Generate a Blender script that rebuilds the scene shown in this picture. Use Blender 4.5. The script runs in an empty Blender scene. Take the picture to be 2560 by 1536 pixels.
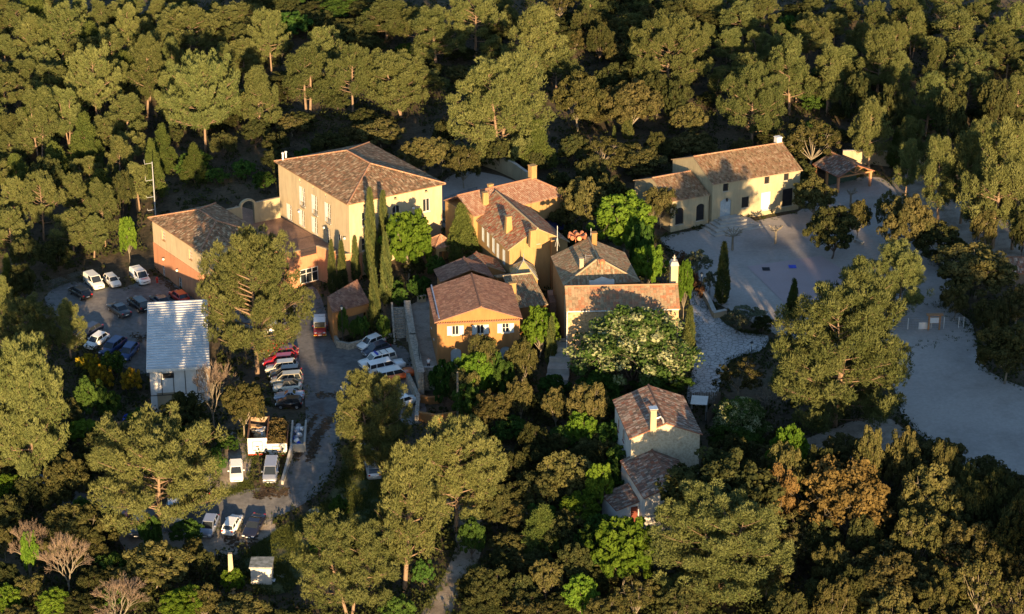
import bpy, bmesh, math, random
import numpy as np
from math import radians as R, sin, cos, tan, atan2, pi, hypot
from mathutils import Vector, Matrix
random.seed(7); rng = np.random.default_rng(11)
sc = bpy.context.scene; COL = sc.collection
# ------------------------------------------------------------------ camera, sky, sun
F, PITCH, CAMZ = 5500.0, R(22.8), 124.0            # focal length in px of the 2560 px frame
cd = bpy.data.cameras.new('camera'); cam = bpy.data.objects.new('camera', cd); COL.objects.link(cam)
cam.location = (0, 0, CAMZ); cam.rotation_euler = (pi/2-PITCH, 0, 0)
cd.sensor_width = 36; cd.lens = F/2560*36; cd.clip_start = 1; cd.clip_end = 6000
sc.camera = cam
SUN_EL, SUN_AZ = R(8.6), R(9)                      # azimuth: behind the camera, turned to its right
W = bpy.data.worlds.new('World'); sc.world = W; W.use_nodes = True
wn = W.node_tree.nodes; bg = wn['Background']
sky = wn.new('ShaderNodeTexSky'); sky.sky_type = 'NISHITA'; sky.sun_disc = False
sky.sun_elevation = SUN_EL; sky.sun_rotation = pi-SUN_AZ; sky.altitude = 300; sky.dust_density = 0.6; sky.air_density = 1.0; sky.ozone_density = 2.2
W.node_tree.links.new(sky.outputs[0], bg.inputs[0]); bg.inputs[1].default_value = 0.11
sd = bpy.data.lights.new('sun', 'SUN'); sun = bpy.data.objects.new('sun', sd); COL.objects.link(sun)
sd.energy = 5.0; sd.angle = R(0.5); sd.color = (1.0, 0.69, 0.36)
sdir = Vector((sin(SUN_AZ)*cos(SUN_EL), -cos(SUN_AZ)*cos(SUN_EL), sin(SUN_EL)))
sun.rotation_euler = sdir.to_track_quat('Z', 'Y').to_euler(); sun.location = sdir*300
sc.view_settings.view_transform = 'Standard'; sc.view_settings.look = 'None'
sc.view_settings.gamma = 1; sc.view_settings.exposure = 1.62
cy = sc.cycles if hasattr(sc, 'cycles') else None
if cy: cy.max_bounces = 4; cy.diffuse_bounces = 2; cy.glossy_bounces = 2; cy.transmission_bounces = 2; cy.transparent_max_bounces = 4; cy.caustics_reflective = False; cy.caustics_refractive = False

# ------------------------------------------------------------------ pixel <-> world
cp, sp = cos(PITCH), sin(PITCH)
def P(u, v, z=0.0):
    x = (u-1280)/F; y = -(v-768)/F
    d = (x, cp+y*sp, -sp+y*cp); t = (z-CAMZ)/d[2]
    return Vector((d[0]*t, d[1]*t, z))
def zat(y, v):                                     # height of a point at depth y seen at row v
    k = (v-768)/F; return CAMZ + y*(k*cp+sp)/(k*sp-cp)
def proj(p):
    zc = p[1]*cp-(p[2]-CAMZ)*sp; yc = p[1]*sp+(p[2]-CAMZ)*cp
    return 1280+F*p[0]/zc, 768-F*yc/zc
def pxm(p): return F/(p[1]*cp-(p[2]-CAMZ)*sp)      # px per metre there
# ------------------------------------------------------------------ terrain
CTRL = [(300,720,0),(250,800,0),(450,745,0),(760,850,0),(850,1000,0),(700,1220,-.9),(560,1230,-1.2),(400,1330,-2.4),(620,1340,-2.6),(640,1100,1.0),(745,1090,.6),(800,1200,-.6),(120,1150,-2.5),
 (430,1000,-4),(300,1000,-3),(380,1035,-4.5),(700,1430,-3),(1000,1200,-.5),(1130,1350,-1),(1100,1536,-2),(930,845,0),(1000,960,0),(1250,1100,.3),
 (1400,1000,2),(1550,1000,2.5),(1750,980,2.8),(1780,750,4),(1800,600,4.5),(2050,640,4.5),(2300,850,4),(2350,1050,3.5),(2500,1200,3),(2000,1150,2.5),
 (1600,1300,.5),(1900,1450,0),(2400,1450,1),(1300,480,7),(1150,450,7),(1120,560,6.5),(1700,400,7),(2150,430,5.3),(500,500,5),(600,450,6),(400,450,4),
 (385,650,.6),(200,640,1),(50,700,0),(100,500,3),(0,300,8),(400,250,8),(800,300,9),(1200,300,9),(1600,250,10),(2100,250,10),(2500,300,9),(2500,600,6),
 (0,50,14),(800,50,15),(1600,50,16),(2500,50,16),(100,900,-2),(50,1400,-4),(300,1500,-3.5),(900,1500,-3),(1400,1500,-1),(640,740,0),(800,720,0),
 (1020,640,3.3),(1250,700,3.3),(1250,850,3),(1600,850,3),(1400,620,4),(1500,520,5.5),(990,740,2.5),(900,700,.6),(580,1000,0),(520,1080,-1.5),(1090,985,0),(1030,905,.2),(1170,965,.4),(2700,800,5),(-100,800,-1)]
_c = np.array([(*P(u, v, z)[:2], z) for u, v, z in CTRL])
def _phi(a, b): return np.sqrt(((a[:, None, :]-b[None])**2).sum(-1)+12.0**2)
_n = len(_c); _A = np.zeros((_n+3, _n+3)); _A[:_n, :_n] = _phi(_c[:, :2], _c[:, :2])+np.eye(_n)*-1.5
_A[:_n, _n] = 1; _A[:_n, _n+1:] = _c[:, :2]; _A[_n:, :_n] = _A[:_n, _n:].T
_w = np.linalg.solve(_A, np.r_[_c[:, 2], 0, 0, 0])
def hts(xy):
    xy = np.asarray(xy, float); q = np.empty_like(xy)
    q[:, 0] = np.clip(xy[:, 0], -115, 115); q[:, 1] = np.clip(xy[:, 1], 195, 470)
    out = _phi(q, _c[:, :2])@_w[:_n]+_w[_n]+q@_w[_n+1:]
    return np.clip(out, -7, 24)
def ht(x, y): return float(hts([(x, y)])[0])
def G(u, v):
    z = 0.0
    for _ in range(10): p = P(u, v, z); z = ht(p.x, p.y)
    return P(u, v, z)
# ------------------------------------------------------------------ object helpers
def link(o, parent=None):
    COL.objects.link(o)
    if parent is not None: o.parent = parent
    return o
def tag(o, label=None, cat=None, group=None, kind=None):
    if label: o['label'] = label
    if cat: o['category'] = cat
    if group: o['group'] = group
    if kind: o['kind'] = kind
    return o
def empty(name, loc=(0, 0, 0), rz=0.0, label=None, cat=None, group=None):
    o = bpy.data.objects.new(name, None); o.location = loc; o.rotation_euler = (0, 0, rz); o.empty_display_size = .3
    link(o); return tag(o, label, cat, group)
def npmesh(name, V, T, uv=None, tint=None, smooth=False):
    """mesh from numpy verts and an (n,3) or (n,4) face array"""
    me = bpy.data.meshes.new(name); V = np.asarray(V, np.float32); T = np.asarray(T, np.int32); k = T.shape[1]
    me.vertices.add(len(V)); me.vertices.foreach_set('co', V.ravel())
    me.loops.add(T.size); me.loops.foreach_set('vertex_index', T.ravel())
    me.polygons.add(len(T)); me.polygons.foreach_set('loop_start', np.arange(0, T.size, k, dtype=np.int32))
    me.polygons.foreach_set('loop_total', np.full(len(T), k, np.int32))
    if tint is not None:
        a = me.attributes.new('tint', 'FLOAT', 'POINT'); a.data.foreach_set('value', np.asarray(tint, np.float32))
    me.update(); me.validate()
    return me
class MB:
    """collects boxes, tubes, polygons; build() links them as one mesh object"""
    def __init__(s): s.v = []; s.f = []; s.m = []; s.uv = {}; s.mi = 0
    def poly(s, pts, uv=None):
        i = len(s.v); s.v += [tuple(p) for p in pts]; s.f.append(list(range(i, i+len(pts)))); s.m.append(s.mi)
        if uv: s.uv[len(s.f)-1] = uv
    def box(s, c, d, rz=0.0, top=1.0, topy=None):
        """centre c, size d, turned rz; top scales the upper face"""
        ty = top if topy is None else topy; a, b = cos(rz), sin(rz); i = len(s.v)
        for z, kx, ky in ((-.5, 1, 1), (.5, top, ty)):
            for x, y in ((-.5, -.5), (.5, -.5), (.5, .5), (-.5, .5)):
                X, Y = x*d[0]*kx, y*d[1]*ky; s.v.append((c[0]+X*a-Y*b, c[1]+X*b+Y*a, c[2]+z*d[2]))
        for q in ((3, 2, 1, 0), (4, 5, 6, 7), (0, 1, 5, 4), (1, 2, 6, 5), (2, 3, 7, 6), (3, 0, 4, 7)):
            s.f.append([i+k for k in q]); s.m.append(s.mi)
    def obox(s, o, ax, ay, az):
        """box from corner o with edge vectors"""
        o, ax, ay, az = map(Vector, (o, ax, ay, az)); i = len(s.v)
        s.v += [tuple(p) for p in (o, o+ax, o+ax+ay, o+ay, o+az, o+ax+az, o+ax+ay+az, o+ay+az)]
        for q in ((3, 2, 1, 0), (4, 5, 6, 7), (0, 1, 5, 4), (1, 2, 6, 5), (2, 3, 7, 6), (3, 0, 4, 7)):
            s.f.append([i+k for k in q]); s.m.append(s.mi)
    def tube(s, pts, rad, n=6, cap=True):
        pts = [Vector(p) for p in pts]; rad = rad if isinstance(rad, (list, tuple)) else [rad]*len(pts); i0 = len(s.v)
        for k, p in enumerate(pts):
            d = (pts[min(k+1, len(pts)-1)]-pts[max(k-1, 0)]).normalized()
            a = d.cross(Vector((0, 0, 1)) if abs(d.z) < .9 else Vector((1, 0, 0))).normalized(); b = d.cross(a)
            for j in range(n):
                t = 2*pi*j/n; s.v.append(tuple(p+(a*cos(t)+b*sin(t))*rad[k]))
        for k in range(len(pts)-1):
            for j in range(n):
                q = (i0+k*n+j, i0+k*n+(j+1) % n, i0+(k+1)*n+(j+1) % n, i0+(k+1)*n+j); s.f.append(list(q)); s.m.append(s.mi)
        if cap:
            s.f.append([i0+j for j in range(n)][::-1]); s.m.append(s.mi)
            s.f.append([i0+(len(pts)-1)*n+j for j in range(n)]); s.m.append(s.mi)
    def lathe(s, c, prof, n=12, axis='z'):
        i0 = len(s.v)
        for r, z in prof:
            for j in range(n):
                t = 2*pi*j/n; x, y = r*cos(t), r*sin(t)
                s.v.append((c[0]+x, c[1]+y, c[2]+z) if axis == 'z' else ((c[0]+z, c[1]+x, c[2]+y) if axis == 'x' else (c[0]+x, c[1]+z, c[2]+y)))
        for k in range(len(prof)-1):
            for j in range(n):
                s.f.append([i0+k*n+j, i0+k*n+(j+1) % n, i0+(k+1)*n+(j+1) % n, i0+(k+1)*n+j]); s.m.append(s.mi)
        s.f.append([i0+j for j in range(n)][::-1]); s.m.append(s.mi)
        s.f.append([i0+(len(prof)-1)*n+j for j in range(n)]); s.m.append(s.mi)
    def mesh(s, name, mats, smooth=False):
        me = bpy.data.meshes.new(name); me.from_pydata(s.v, [], s.f)
        for m in (mats if isinstance(mats, (list, tuple)) else [mats]): me.materials.append(m)
        me.polygons.foreach_set('material_index', s.m)
        if s.uv:
            l = me.uv_layers.new(name='UVMap')
            for p in me.polygons:
                if p.index in s.uv:
                    for li, c in zip(p.loop_indices, s.uv[p.index]): l.data[li].uv = c
        me.update()
        bm = bmesh.new(); bm.from_mesh(me); bmesh.ops.recalc_face_normals(bm, faces=bm.faces); bm.to_mesh(me); bm.free()
        if smooth: me.polygons.foreach_set('use_smooth', [True]*len(me.polygons))
        return me
    def build(s, name, mats, parent=None, smooth=False, loc=None, rz=0, bevel=0):
        o = bpy.data.objects.new(name, s.mesh(name, mats, smooth)); link(o, parent)
        if loc is not None: o.location = loc
        o.rotation_euler = (0, 0, rz)
        if bevel: b = o.modifiers.new('b', 'BEVEL'); b.width = bevel; b.segments = 2; b.limit_method = 'ANGLE'
        return o
def kids(o): return [c for c in bpy.data.objects if c.parent == o]
def copy_tree(o, parent=None, kmap=None):
    kmap = kmap if kmap is not None else {}
    c = o.copy(); COL.objects.link(c); c.parent = parent
    for ch in o.children: copy_tree(ch, c)
    return c
# ------------------------------------------------------------------ materials
def NT(name):
    m = bpy.data.materials.new(name); m.use_nodes = True; t = m.node_tree; b = t.nodes['Principled BSDF']
    return m, t, b
def ramp(t, cols, pos=None):
    r = t.nodes.new('ShaderNodeValToRGB'); e = r.color_ramp.elements
    n = len(cols); pos = pos or [0.3+0.4*i/(max(1, n-1)) for i in range(n)]
    while len(e) < n: e.new(.5)
    for i in range(n): e[i].position = pos[i]; e[i].color = (*cols[i], 1)
    return r
def noise(t, co, scale, detail=5, rough=.6):
    n = t.nodes.new('ShaderNodeTexNoise'); n.inputs['Scale'].default_value = scale; n.inputs['Detail'].default_value = detail
    n.inputs['Roughness'].default_value = rough
    if co is not None: t.links.new(co, n.inputs['Vector'])
    return n
def mix(t, a, b, f, mode='MIX'):
    x = t.nodes.new('ShaderNodeMix'); x.data_type = 'RGBA'; x.blend_type = mode
    for s, k in ((a, 6), (b, 7)):
        if isinstance(s, tuple): x.inputs[k].default_value = (*s, 1)
        else: t.links.new(s, x.inputs[k])
    if isinstance(f, (int, float)): x.inputs[0].default_value = f
    else: t.links.new(f, x.inputs[0])
    return x.outputs[2]
def coord(t, which='Object'):
    if which == 'World': return t.nodes.new('ShaderNodeNewGeometry').outputs['Position']
    return t.nodes.new('ShaderNodeTexCoord').outputs[which]
def mat(name, cols, scale=2.0, rough=.85, bump=0.0, bscale=8.0, metal=0.0, spec=.25, co='Object', fine=0.0, fscale=30, stretch=None):
    """noise-varied principled material"""
    m, t, b = NT(name); c = coord(t, co)
    if stretch:
        mp = t.nodes.new('ShaderNodeMapping'); mp.inputs['Scale'].default_value = stretch; t.links.new(c, mp.inputs[0]); c = mp.outputs[0]
    if len(cols) == 1: b.inputs['Base Color'].default_value = (*cols[0], 1)
    else:
        n = noise(t, c, scale); r = ramp(t, cols); t.links.new(n.outputs['Fac'], r.inputs[0]); o = r.outputs[0]
        if fine:
            n2 = noise(t, c, fscale, 3); r2 = ramp(t, [(1-fine,)*3, (1+fine,)*3]); t.links.new(n2.outputs['Fac'], r2.inputs[0])
            o = mix(t, o, r2.outputs[0], 1.0, 'MULTIPLY')
        t.links.new(o, b.inputs['Base Color'])
    b.inputs['Roughness'].default_value = rough; b.inputs['Metallic'].default_value = metal; b.inputs['Specular IOR Level'].default_value = spec
    if bump:
        n3 = noise(t, c, bscale, 6); bp = t.nodes.new('ShaderNodeBump'); bp.inputs['Strength'].default_value = 1; bp.inputs['Distance'].default_value = bump
        t.links.new(n3.outputs['Fac'], bp.inputs['Height']); t.links.new(bp.outputs[0], b.inputs['Normal'])
    return m
def plaster(name, c, k=.13):
    d = tuple(x*(1-k) for x in c); l = tuple(min(1, x*(1+k*.6)) for x in c)
    return mat(name, [d, c, l, tuple(x*.97 for x in c)], .9, .92, .012, 20, co='World', fine=.09, fscale=2.6, stretch=(1, 1, .22))
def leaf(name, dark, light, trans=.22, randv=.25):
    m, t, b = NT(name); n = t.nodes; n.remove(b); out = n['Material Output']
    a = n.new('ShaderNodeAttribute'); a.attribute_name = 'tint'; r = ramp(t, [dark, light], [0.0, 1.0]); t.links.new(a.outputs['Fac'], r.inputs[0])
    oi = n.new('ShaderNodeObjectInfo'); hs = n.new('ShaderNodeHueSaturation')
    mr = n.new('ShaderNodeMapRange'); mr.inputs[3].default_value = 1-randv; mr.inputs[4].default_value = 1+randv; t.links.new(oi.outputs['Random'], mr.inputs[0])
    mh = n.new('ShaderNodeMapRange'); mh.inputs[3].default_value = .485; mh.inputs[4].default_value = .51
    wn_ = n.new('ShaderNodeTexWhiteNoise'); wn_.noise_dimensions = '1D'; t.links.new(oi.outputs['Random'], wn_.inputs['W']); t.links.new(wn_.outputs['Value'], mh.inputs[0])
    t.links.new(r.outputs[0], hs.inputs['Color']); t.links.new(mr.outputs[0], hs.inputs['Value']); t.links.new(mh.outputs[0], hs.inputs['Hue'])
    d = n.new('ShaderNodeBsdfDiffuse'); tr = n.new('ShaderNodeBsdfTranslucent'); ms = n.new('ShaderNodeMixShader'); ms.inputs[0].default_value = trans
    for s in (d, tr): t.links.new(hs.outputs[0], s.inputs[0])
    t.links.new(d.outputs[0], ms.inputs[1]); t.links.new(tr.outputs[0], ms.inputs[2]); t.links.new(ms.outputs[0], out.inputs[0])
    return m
def tiles(name, cols, tw=.26, tl=.42, moss=(.16, .16, .12), mossf=.3):
    """canal tiles: colour of each tile at random, rounded rows as bump, lichen patches"""
    m, t, b = NT(name); uv = coord(t, 'UV'); n = t.nodes
    sn = n.new('ShaderNodeVectorMath'); sn.operation = 'SNAP'; sn.inputs[1].default_value = (tw, tl, 1); t.links.new(uv, sn.inputs[0])
    w_ = n.new('ShaderNodeTexWhiteNoise'); w_.noise_dimensions = '2D'; t.links.new(sn.outputs[0], w_.inputs['Vector'])
    r = ramp(t, cols, [i/(len(cols)-1) for i in range(len(cols))]); t.links.new(w_.outputs['Value'], r.inputs[0])
    n1 = noise(t, uv, .55, 4); r1 = ramp(t, [(0, 0, 0), (1, 1, 1)], [.45, .7]); t.links.new(n1.outputs['Fac'], r1.inputs[0])
    mm = n.new('ShaderNodeMath'); mm.operation = 'MULTIPLY'; mm.inputs[1].default_value = mossf; t.links.new(r1.outputs[0], mm.inputs[0])
    c = mix(t, r.outputs[0], moss, mm.outputs[0]); n4 = noise(t, uv, 5, 4); r4 = ramp(t, [(.75,)*3, (1.2,)*3]); t.links.new(n4.outputs['Fac'], r4.inputs[0])
    c = mix(t, c, r4.outputs[0], 1.0, 'MULTIPLY'); t.links.new(c, b.inputs['Base Color']); b.inputs['Roughness'].default_value = .9
    b.inputs['Specular IOR Level'].default_value = .15
    sx = n.new('ShaderNodeSeparateXYZ'); t.links.new(uv, sx.inputs[0])
    m1 = n.new('ShaderNodeMath'); m1.operation = 'MULTIPLY'; m1.inputs[1].default_value = pi/tw; t.links.new(sx.outputs[0], m1.inputs[0])
    s1 = n.new('ShaderNodeMath'); s1.operation = 'SINE'; t.links.new(m1.outputs[0], s1.inputs[0]); a1 = n.new('ShaderNodeMath'); a1.operation = 'ABSOLUTE'; t.links.new(s1.outputs[0], a1.inputs[0])
    m2 = n.new('ShaderNodeMath'); m2.operation = 'MULTIPLY'; m2.inputs[1].default_value = 1/tl; t.links.new(sx.outputs[1], m2.inputs[0])
    f2 = n.new('ShaderNodeMath'); f2.operation = 'FRACT'; t.links.new(m2.outputs[0], f2.inputs[0])
    m3 = n.new('ShaderNodeMath'); m3.operation = 'MULTIPLY_ADD'; m3.inputs[1].default_value = -.35; t.links.new(f2.outputs[0], m3.inputs[0]); t.links.new(a1.outputs[0], m3.inputs[2])
    bp = n.new('ShaderNodeBump'); bp.inputs['Distance'].default_value = .07; bp.inputs['Strength'].default_value = .9
    t.links.new(m3.outputs[0], bp.inputs['Height']); t.links.new(bp.outputs[0], b.inputs['Normal'])
    return m
def paint(name, c, metal=0.0, rough=.3):
    m, t, b = NT(name); b.inputs['Base Color'].default_value = (*c, 1); b.inputs['Metallic'].default_value = metal; b.inputs['Roughness'].default_value = rough
    b.inputs['Coat Weight'].default_value = .25; b.inputs['Coat Roughness'].default_value = .08
    return m
M = dict(
 cream=plaster('cream_plaster', (.42, .335, .21)), cream2=plaster('pale_plaster', (.34, .285, .18)), salmon=plaster('salmon_plaster', (.42, .195, .105)),
 yellow=plaster('yellow_plaster', (.31, .195, .082)), ochre=plaster('ochre_plaster', (.29, .142, .052)), sand=plaster('sand_plaster', (.36, .29, .19)),
 greyw=plaster('grey_render', (.50, .47, .42), .2), stonew=mat('rubble_stone', [(.20, .13, .07), (.38, .27, .15), (.46, .35, .22)], 3.2, .95, .05, 4, co='World', fine=.25, fscale=14),
 stoned=mat('dry_stone', [(.13, .12, .10), (.30, .27, .22), (.42, .38, .32)], 3.5, .95, .06, 5, co='World', fine=.3, fscale=12),
 concrete=mat('concrete', [(.30, .28, .25), (.42, .40, .36)], 1.2, .9, .01, 20, co='World', fine=.1), white=mat('white_paint', [(.58, .56, .52), (.68, .66, .63)], 2, .6),
 wood=mat('timber', [(.30, .15, .07), (.42, .22, .10)], 3, .7, stretch=(1, 1, 6)), dwood=mat('weathered_timber', [(.10, .08, .06), (.2, .16, .12)], 3, .85, stretch=(1, 1, 6)),
 glass=None, dark=mat('dark_opening', [(.012, .012, .014), (.02, .02, .022)], 2, .5), iron=mat('wrought_iron', [(.02, .02, .022), (.035, .033, .033)], 5, .5, spec=.5),
 steel=mat('galvanised_steel', [(.42, .43, .44), (.55, .56, .57)], 3, .4, metal=.6), shut=mat('grey_shutter', [(.36, .40, .42), (.44, .48, .50)], 3, .7),
 shutb=mat('blue_grey_door', [(.28, .34, .38), (.36, .42, .46)], 4, .6), red=mat('red_paint', [(.40, .03, .02), (.5, .05, .03)], 3, .45), brown=mat('brown_shutter', [(.12, .03, .02), (.18, .05, .03)], 3, .6),
 zinc=mat('zinc_flashing', [(.20, .22, .28), (.30, .32, .38)], 2, .5, metal=.3), rubber=mat('rubber', [(.015, .015, .016), (.03, .03, .03)], 8, .8),
 rim=mat('alloy_rim', [(.35, .35, .36), (.5, .5, .5)], 4, .35, metal=.7), terra=mat('terracotta', [(.20, .10, .06), (.33, .17, .10), (.42, .27, .17)], 4, .85),
 rust=mat('rusty_steel', [(.16, .06, .03), (.30, .14, .07)], 3, .9, .01), bark=mat('pine_bark', [(.10, .07, .05), (.24, .165, .11), (.17, .115, .075)], 2.5, .95, .04, 6, stretch=(1, 1, .4)),
 barkg=mat('grey_bark', [(.13, .11, .08), (.27, .23, .17)], 3, .95, .03, 7, stretch=(1, 1, .4)), barkd=mat('dark_bark', [(.06, .045, .035), (.13, .10, .08)], 3, .95, .03, 7),
 twig=mat('reddish_twigs', [(.12, .085, .06), (.21, .155, .115)], 2, .9), plum=mat('terrace_tiles', [(.20, .12, .08), (.30, .18, .12)], .5, .8, co='World', fine=.2, fscale=4),
 skin=mat('skin', [(.50, .28, .20), (.58, .34, .25)], 6, .6), blackc=mat('black_cloth', [(.012, .012, .014), (.03, .03, .032)], 9, .9), whitec=mat('white_cloth', [(.70, .70, .70), (.8, .8, .8)], 9, .9),
 bluec=mat('blue_plastic', [(.01, .03, .35), (.02, .06, .5)], 4, .5), greenp=mat('green_plastic', [(.0, .13, .09), (.01, .2, .13)], 4, .5),
 copper=mat('rusty_copper', [(.36, .12, .06), (.5, .2, .1)], 3, .5, metal=.2), lampw=mat('lamp_glass', [(.65, .63, .58), (.75, .73, .68)], 4, .3), tarp=mat('pale_tarp', [(.45, .48, .52), (.7, .7, .7)], 3, .6))
m_, t_, b_ = NT('window_glass'); b_.inputs['Base Color'].default_value = (.02, .025, .03, 1); b_.inputs['Roughness'].default_value = .08; b_.inputs['Specular IOR Level'].default_value = .6; M['glass'] = m_
M['stonec'] = mat('pale_rubble_stone', [(.30, .25, .17), (.44, .38, .27), (.50, .44, .33)], 3.2, .95, .05, 4, co='World', fine=.2, fscale=14)
M['t_hall'] = tiles('hall_roof_tiles', [(.09, .06, .035), (.19, .11, .058), (.26, .165, .092), (.22, .09, .045), (.46, .34, .21), (.12, .085, .05), (.26, .14, .075)], moss=(.13, .11, .07))
M['t_white'] = tiles('farmhouse_roof_tiles', [(.12, .075, .04), (.20, .12, .065), (.28, .19, .11), (.19, .085, .045), (.34, .25, .16)], mossf=.3, moss=(.16, .14, .08))
M['t_red'] = tiles('red_roof_tiles', [(.26, .06, .03), (.30, .11, .055), (.27, .18, .115), (.36, .09, .05), (.14, .08, .05), (.42, .32, .2), (.30, .22, .13)], moss=(.24, .20, .12), mossf=.6)
M['t_old'] = tiles('mossy_roof_tiles', [(.17, .115, .065), (.27, .195, .12), (.27, .125, .07), (.14, .12, .075), (.38, .28, .18), (.24, .2, .13)], moss=(.20, .19, .11), mossf=.5)
M['t_pink'] = tiles('pink_roof_tiles', [(.30, .145, .09), (.36, .20, .13), (.40, .27, .18), (.27, .12, .07), (.32, .17, .11)], mossf=.1)
M['t_plum'] = tiles('brown_roof_tiles', [(.17, .085, .06), (.24, .12, .08), (.33, .19, .13), (.15, .075, .055), (.26, .14, .09)], mossf=.15)
M['t_grey'] = tiles('weathered_roof_tiles', [(.13, .095, .075), (.22, .155, .115), (.40, .32, .26), (.22, .09, .055), (.09, .075, .065), (.30, .12, .07)], mossf=.35)
M['t_chapel'] = tiles('chapel_roof_tiles', [(.25, .125, .07), (.31, .215, .135), (.19, .13, .08), (.32, .13, .07), (.30, .235, .15)], tw=.42, moss=(.20, .18, .11), mossf=.6)
# ------------------------------------------------------------------ ground and open surfaces
from mathutils.geometry import tessellate_polygon
gx = np.r_[np.arange(-900, -140, 40), np.arange(-140, 140.1, 1.5), np.arange(180, 901, 40)]
gy = np.r_[np.arange(60, 180, 20), np.arange(180, 480, 1.5), np.arange(480, 1600, 40)]
X, Y = np.meshgrid(gx, gy); Z = hts(np.c_[X.ravel(), Y.ravel()]); nx, ny = len(gx), len(gy)
ii = (np.arange(ny-1)[:, None]*nx+np.arange(nx-1)[None]).ravel()
me = npmesh('ground', np.c_[X.ravel(), Y.ravel(), Z], np.c_[ii, ii+1, ii+nx+1, ii+nx])
M['soil'] = mat('forest_floor', [(.025, .023, .013), (.055, .043, .026), (.09, .066, .04), (.04, .042, .018)], .22, .95, .08, 3, co='World', fine=.35, fscale=2.2)
me.materials.append(M['soil']); ground = bpy.data.objects.new('ground', me); link(ground); tag(ground, kind='structure'); me.polygons.foreach_set('use_smooth', [True]*len(me.polygons))
def smooth_px(pts, k=3):
    out = []; n = len(pts)
    for i in range(n):
        p0, p1, p2, p3 = (np.array(pts[(i+j-1) % n], float) for j in range(4))
        for s in range(k):
            t = s/k; out.append(tuple(.5*((2*p1)+(-p0+p2)*t+(2*p0-5*p1+4*p2-p3)*t*t+(-p0+3*p1-3*p2+p3)*t**3)))
    return out
OPENN = {}; OPEN = []                                          # world polygons kept clear of undergrowth
def inside(poly, x, y):
    c = np.zeros(len(x), bool); n = len(poly); j = n-1
    for i in range(n):
        xi, yi = poly[i]; xj, yj = poly[j]
        c ^= ((yi > y) != (yj > y)) & (x < (xj-xi)*(y-yi)/((yj-yi) or 1e-9)+xi); j = i
    return c
def sheet(name, pxs, material, lift=.06, smooth=True, clear=True, world=False, kind='structure'):
    pts = [tuple(q) for q in (smooth_px(pxs) if smooth else pxs)]
    w = [G(*q) for q in pts] if not world else [Vector((x, y, 0)) for x, y in pxs]
    OPENN[name] = [(p.x, p.y) for p in w]
    if clear: OPEN.append(OPENN[name])
    bm = bmesh.new(); vs = [bm.verts.new((p.x, p.y, 0)) for p in w]
    for t in tessellate_polygon([[Vector((p.x, p.y, 0)) for p in w]]):
        try: bm.faces.new([vs[i] for i in t])
        except ValueError: pass
    xs = [p.x for p in w]; ys = [p.y for p in w]
    for k in range(int(min(xs)//3), int(max(xs)//3)+1): bmesh.ops.bisect_plane(bm, geom=bm.verts[:]+bm.edges[:]+bm.faces[:], plane_co=(k*3, 0, 0), plane_no=(1, 0, 0))
    for k in range(int(min(ys)//3), int(max(ys)//3)+1): bmesh.ops.bisect_plane(bm, geom=bm.verts[:]+bm.edges[:]+bm.faces[:], plane_co=(0, k*3, 0), plane_no=(0, 1, 0))
    h = hts([(v.co.x, v.co.y) for v in bm.verts])
    for v, z in zip(bm.verts, h): v.co.z = z+lift
    bmesh.ops.recalc_face_normals(bm, faces=bm.faces)
    for f in bm.faces:
        if f.normal.z < 0: f.normal_flip()
    me = bpy.data.meshes.new(name); bm.to_mesh(me); bm.free(); me.materials.append(material)
    o = bpy.data.objects.new(name, me); link(o); return tag(o, kind=kind)
M['asphalt'] = mat('asphalt', [(.055, .05, .045), (.105, .102, .10), (.15, .143, .135), (.135, .13, .125), (.21, .185, .155)], .14, .9, .012, 30, co='World', fine=.22, fscale=1.6)
M['gravel'] = mat('pale_gravel', [(.21, .185, .165), (.30, .27, .245), (.34, .305, .275), (.25, .22, .195)], .07, .95, .03, 9, co='World', fine=.10, fscale=2.2)
M['court'] = mat('court_slab', [(.30, .235, .235), (.345, .275, .275)], .15, .9, .004, 20, co='World', fine=.05, fscale=5)
M['track'] = mat('dirt_track', [(.14, .11, .08), (.26, .215, .17), (.34, .30, .25)], .35, .95, .04, 6, co='World', fine=.2, fscale=5)
M['turf'] = mat('rough_grass', [(.035, .05, .018), (.06, .075, .028), (.10, .09, .045)], .5, .95, .08, 8, co='World', fine=.35, fscale=6)
# stone paving with dark joints
m_, t_, b_ = NT('stone_paving'); c_ = coord(t_, 'World'); v_ = t_.nodes.new('ShaderNodeTexVoronoi'); v_.feature = 'DISTANCE_TO_EDGE'; v_.inputs['Scale'].default_value = 1.5; t_.links.new(c_, v_.inputs['Vector'])
r_ = ramp(t_, [(.17, .16, .15), (.44, .42, .40)], [.02, .09]); t_.links.new(v_.outputs['Distance'], r_.inputs[0]); n_ = noise(t_, c_, .6); r2_ = ramp(t_, [(.8,)*3, (1.15,)*3]); t_.links.new(n_.outputs['Fac'], r2_.inputs[0])
t_.links.new(mix(t_, r_.outputs[0], r2_.outputs[0], 1., 'MULTIPLY'), b_.inputs['Base Color']); b_.inputs['Roughness'].default_value = .85; M['paving'] = m_
sheet('car_park', [(112, 745), (185, 705), (300, 722), (392, 690), (470, 735), (540, 770), (620, 775), (720, 755), (780, 715), (812, 770), (838, 850), (905, 868), (1010, 868), (1045, 955), (1065, 1050), (990, 1062), (880, 1040), (848, 1110), (832, 1180), (790, 1240), (705, 1290), (640, 1318), (560, 1330), (440, 1330), (330, 1330), (230, 1290), (60, 1240), (20, 1190), (140, 1215), (330, 1265), (480, 1262), (520, 1245), (560, 1236), (640, 1222), (690, 1215), (720, 1150), (760, 1070), (762, 1000), (745, 960), (655, 900), (560, 830), (430, 940), (350, 935), (280, 905), (200, 850), (150, 800)], M['asphalt'])
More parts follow.
